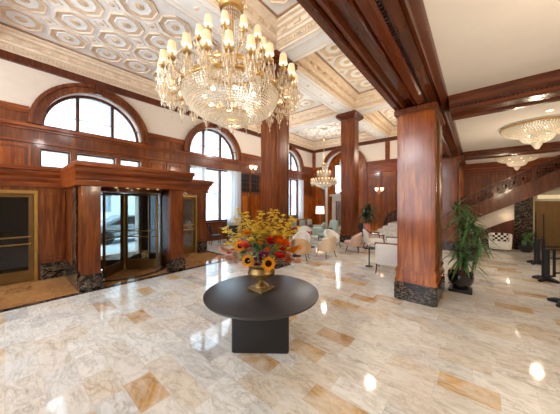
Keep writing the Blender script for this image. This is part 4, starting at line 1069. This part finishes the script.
# dark lounge bag chair near planter
R = thing('dark_armchair', 'dark upholstered armchair beside the salmon planter', 'chair', (-5.28,13.45,0), math.radians(160))
b = MB(); b.rbox(-.33,.33,-.33,.33,.14,.44,.06,3); b.build('seat', M['darkfab'], R); b = MB(); b.rbox(-.33,.33,-.4,-.26,.3,.85,.06,3); b.build('backrest', M['darkfab'], R)
for s in (-1,1):
    b = MB(); b.rbox(s*.36-.06,s*.36+.06,-.38,.3,.14,.6,.04,2); b.build('armrest', M['darkfab'], R)
    for y in (-.28,.26):
        b = MB(); b.tube([(s*.28,y,.15),(s*.28,y,0)], .02, 6); b.build('leg', M['black'], R)

# ------------------------------------------------------------------ staircase
SY0, SY1 = 14.35, 16.1; SL = .54
R = thing('staircase', 'mahogany staircase with scrolled black iron railing rising along the far wall', 'staircase', (0,0,0))
b = MB()
for k in range(6): b.box(-4.75+.26*k, -3.19, 12.6, SY1, .168*k, .168*(k+1))
b.build('marble_steps', M['marble_wht'], R)
b = MB(); b.box(-3.19,-1.42,12.6,SY1,0,1.008); b.box(-1.42,-.9,SY0,SY1,0,1.008); b.build('landing', M['marble_wht'], R)
zs = lambda x: 1.33+SL*x       # underside of the stringer
def band(b, x0, x1, z0, z1, y0, y1):
    b.prism([(x0,zs(x0)+z0),(x1,zs(x1)+z0),(x1,zs(x1)+z1),(x0,zs(x0)+z1)], 'y', y0, y1)
b = MB(); band(b, -.62, 5.6, 0, .62, SY0, SY0+.12); band(b, -.62, 5.6, -.02, .07, SY0-.05, SY0); band(b, -.62, 5.6, .56, .66, SY0-.05, SY0+.14)
for k in range(5):
    x0 = -.55+1.2*k; x1 = x0+1.12
    for (p, q) in ((.13,.16),(.48,.51)): band(b, x0+.08, x1-.06, p, q, SY0-.02, SY0)
    for xx in (x0+.05, x1-.06): band(b, xx, xx+.035, .13, .51, SY0-.02, SY0)
b.build('stringer', M['wood'], R)
b = MB()
for k in range(20):
    x = -.9+.31*k; b.box(x, x+.33, SY0+.12, SY1, zs(x+.3)+.3, zs(x+.3)+.45)
b.build('tread', M['wood_dk'], R)
b = MB(); band(b, -.62, 5.6, 1.2, 1.27, SY0, SY0+.1); b.build('handrail', M['wood'], R)
for k in range(6):
    x = -.55+1.2*k; b = MB(); b.box(x-.05,x+.05,SY0,SY0+.1,zs(x)+.6,zs(x)+1.27); b.build('newel_post', M['wood'], R)
for k in range(5):   # scroll panels
    x0 = -.5+1.2*k; b = MB()
    band(b, x0, x0+1.1, .68, .71, SY0+.03, SY0+.06); band(b, x0, x0+1.1, 1.14, 1.17, SY0+.03, SY0+.06)
    for q in range(4):
        for s in (-1,1):
            cx = x0+.14+.27*q; pts = []
            for i in range(15):
                a = i*.55; rr = .14*(1-i/17); px = cx + s*0 + rr*math.cos(a+(0 if s>0 else PI)); pts.append((px, SY0+.045, zs(px)+.925+s*.1+rr*.8*math.sin(a+(0 if s>0 else PI))))
            b.tube(pts, .014, 5)
        b.octa((x0+.27*q+.01, SY0+.045, zs(x0+.27*q)+.92), .05, .1)
    b.build('scroll_panel', M['black'], R)
# iron balustrade sweeping down the marble steps
b = MB(); pts = []
for i in range(17):
    t = i/16; x = -4.15+3.3*t; z = 1.0+.95*min(1,max(0,(t-.05))/.6)**.35 if t > .05 else .62+ t*7.6
    pts.append((x, SY0-.16, z))
b.tube(pts, .045, 8)
for i, p in enumerate(pts):
    zb = min(1.008, .168*(1+int((p[0]+4.75)/.26)))
    b.tube([(p[0],p[1],zb),(p[0],p[1],p[2])], .02, 6)
    if i < 16:
        for q in range(3): 
            px = p[0]+.11; c = (px, p[1], zb+.2+.25*q); b.tube([(c[0]+.09*math.cos(a*.8),c[1],c[2]+.09*math.sin(a*.8)) for a in range(9)], .02, 5)
b.build('iron_balustrade', M['black'], R)
# wall and pier below the flight, brass lift doors
b = MB(); b.prism([(-.9,0),(1.25,0),(1.25,1.98),(-.6,.98)], 'y', SY0+.2, SY0+.3); struct('wall_stair', b, M['cream'])
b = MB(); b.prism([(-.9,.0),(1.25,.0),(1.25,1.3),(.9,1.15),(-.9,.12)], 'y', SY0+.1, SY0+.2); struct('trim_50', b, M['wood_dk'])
b = MB(); b.prism([(1.25,0),(1.8,0),(1.8,zs(1.8)-.03),(1.25,zs(1.25)-.03)], 'y', SY0+.0, SY0+.45); struct('trim_51', b, M['marble_blk'])
LX0, LX1, LY = 1.8, 4.4, SY0+.5
D = sroot('door_4', (0,LY,0), 'brass lift doors under a pale stone lintel beneath the stairs')
b = MB(); b.plate([(LX0,0),(LX1,0),(LX1,2.62),(LX0,2.62)], [[(LX0+.12,.001),(LX1-.3,.001),(LX1-.3,2.1),(LX0+.12,2.1)]], 'y', 0, .2); b.box(LX0-.1,LX1,-.12,0,2.44,2.54); b.box(LX0-.0,LX1,-.2,0,2.54,2.66); b.mi = 1; b.box(LX0+.2,LX1-.3,-.05,0,2.2,2.36); struct('door_frame', b, [M['beige'], M['transom']], D)
m = (LX0+LX1)/2
for x0, x1 in ((LX0+.13,m-.15),(m-.14,LX1-.31)):
    b = MB(); b.box(x0,x1,.06,.12,.01,2.09); panel(b, 'y', .06, x0+.1, x1-.1, .2, 1.9, -.015, .05); [b.box(x0+(x1-x0)*q/6-.012,x0+(x1-x0)*q/6+.012,.035,.06,.05,2.05) for q in range(1,6)]; struct('door_leaf', b, M['bronze'], D)

# tub bench and pillow by the stairs
R = thing('tub_bench', 'small white upholstered tub settee below the stairs', 'chair', (.76,13.72,0), math.radians(180)); R.scale = (.88,.95,1.02)
b = MB(); a0, a1 = math.radians(172), math.radians(368); n = 24; rows = []
for i in range(n+1):
    a = a0+(a1-a0)*i/n; q = lambda r, z: (r*1.1*math.cos(a), r*.85*math.sin(a), z)
    rows.append([b.v(q(.36,.06)), b.v(q(.38,.3)), b.v(q(.39,.66)), b.v(q(.36,.7)), b.v(q(.3,.67)), b.v(q(.28,.3)), b.v(q(.28,.06))])
for A, B in zip(rows, rows[1:]):
    for j in range(7): b.f([A[j],A[(j+1)%7],B[(j+1)%7],B[j]])
b.f(rows[0]); b.f(rows[-1][::-1]); b.build('backrest', M['whitefab'], R)
b = MB(); b.rbox(-.33,.33,-.2,.3,.06,.38,.05,3); b.build('seat', M['whitefab'], R)
for sx in (-1,1):
    for sy in (-1,1):
        b = MB(); b.tube([(sx*.27,sy*.18,.07),(sx*.27,sy*.18,0)], .02, 8); b.build('leg', M['wood_dk'], R)
b = MB(); b.rbox(-.24,.24,-.05,.05,0,.36,.045,3); o = tag(b.build('cushion', M['chevron'], None, True, (.76,13.7,.395)), 'black and white patterned cushion on the white tub settee', 'cushion'); o.rotation_euler = (math.radians(12),0,math.radians(4))

# black posts
def post(label, loc, rz):
    R = thing('stanchion', label, 'stand', loc, rz, 'black stands on the marble floor')
    b = MB(); b.lathe([(0,0.03),(.1,.03),(.1,.07),(.06,.1),(0,.1)], 20)
    for k in range(4):
        a = k*PI/2+.3; b.tube([(0,0,.06),(.13*math.cos(a),.13*math.sin(a),.055),(.25*math.cos(a),.25*math.sin(a),.025)], [.06,.055,.035], 8)
    b.build('base', M['black'], R)
    b = MB(); b.lathe([(0,.09),(.075,.09),(.075,.8),(.08,.8),(.08,.83),(0,.83)], 18); b.build('post', M['black'], R)
    b = MB(); b.tube([(-.05,0,.8),(-.05,0,1.05)], .026, 8); b.tube([(-.05,0,1.05),(-.05,0,1.72)], .014, 8); b.build('pole', M['black'], R)
    b = MB(); b.box(.05,.24,-.02,.02,.78,.83); b.box(.2,.24,-.02,.02,.1,.78); b.box(.05,.24,-.02,.02,.1,.14); b.build('side_frame', M['black'], R)
    b = MB(); b.box(.24,1.1,-.015,.015,.18,.22); b.box(.24,1.1,-.015,.015,.55,.59); b.build('rail', M['black'], R)
    return R
PO = post('black pole stand farther back, near the brass lift doors', (1.52,11.35,0), math.radians(40))
dup(PO, loc=(1.36,9.05,0), rz=math.radians(40), label='black pole stand with a side frame, the tallest looking in front of the lift')
dup(PO, loc=(1.33,7.1,0), rz=math.radians(40), label='black stand at the edge of the picture, only its foot showing')

# ------------------------------------------------------------------ light
w = bpy.data.worlds.new('sky'); sc.world = w; w.use_nodes = True
bg = w.node_tree.nodes['Background']; bg.inputs[0].default_value = (.86,.94,1,1); bg.inputs[1].default_value = 8
def lamp(name, typ, loc, power, col, size, rot=(0,0,0), **kw):
    d = bpy.data.lights.new(name, typ); d.energy = power; d.color = col
    if typ == 'POINT': d.shadow_soft_size = size
    elif typ == 'AREA':
        d.shape = 'RECTANGLE'; d.size, d.size_y = size
    for k, v in kw.items(): setattr(d, k, v)
    o = bpy.data.objects.new(name, d); COL.objects.link(o); o.location = loc; o.rotation_euler = rot; return o
GOLD = (1,.8,.55); WARM = (1,.87,.68); NEU = (1,.97,.93); DAY = (.9,.95,1)
for yc, r in WIN:   # sky portals
    p = lamp('sky_portal', 'AREA', (XL-.42,yc,5.3), 1, (1,1,1), (1.6,3.0), (0,-PI/2,0)); p.data.cycles.is_portal = True
for yc in (7.37,13.95):
    p = lamp('sky_portal', 'AREA', (XL-.42,yc,2.45), 1, (1,1,1), (2.9,2.9), (0,-PI/2,0)); p.data.cycles.is_portal = True
lamp('crown_fill', 'POINT', (-3.0,2.35,6.0), 75, NEU, .3)  # added fill above the crown, where the chandelier has no lamp
lamp('annex_fill', 'POINT', (-8.6,YF+2.2,2.4), 14, NEU, .1)  # added fill to lift the dark room behind the doorway, no fitting
lamp('chandelier_core', 'POINT', (-3.0,2.35,3.62), 5, WARM, .1)
lamp('vestibule_fill', 'POINT', (-9.2,-.2,2.3), 7, WARM, .1)  # added fill so the panel behind the smoked glass shows, no fitting
for x, y, z, p, c in ((-8.1,14.3,5.2,150,NEU),(-3.0,8.7,4.6,130,WARM),(-8.1,8.7,5.2,150,NEU),(-3.0,14.3,5.0,150,WARM),(-7.2,1.0,4.6,55,DAY),(-8.1,-4,5,240,DAY),(-3,-4,5,300,DAY)): lamp('hall_fill', 'POINT', (x,y,z), p, c, .7 if y < 0 else .14)  # unseen fill points added to the bays; only the first belongs to a chandelier
for x, y, p in ((1.3,9.75,85),(1.42,15.4,60),(1.4,3.0,120),(5,3,80),(5,9.8,60),(1.4,-3.5,80)): lamp('ceiling_light_glow', 'POINT', (x,y,2.75), p, GOLD, .1)  # first two extend the crystal lights; the rest are added fill without fittings
for x, y in ((1.3,9.75),(1.42,15.4)): lamp('ceiling_light_core', 'POINT', (x,y,ZL-.2), 2.5, NEU, .08)
lamp('stair_uplight', 'POINT', (1.05,14.3,1.42), 2, GOLD, .04)

# ------------------------------------------------------------------ camera
cam = bpy.data.cameras.new('camera'); co = bpy.data.objects.new('camera', cam); COL.objects.link(co)
cam.sensor_fit = 'HORIZONTAL'; cam.sensor_width = 36; cam.lens = 233/560*36; cam.shift_y = -3.5/560; cam.clip_start = .05
co.location = (0,0,2.0); co.rotation_euler = (PI/2,0,math.radians(40.2)); sc.camera = co
sc.view_settings.view_transform = 'Standard'; sc.view_settings.look = 'None'; sc.view_settings.gamma = 1; sc.view_settings.use_curve_mapping = False
sc.view_settings.exposure = .2
sc.cycles.use_denoising = True
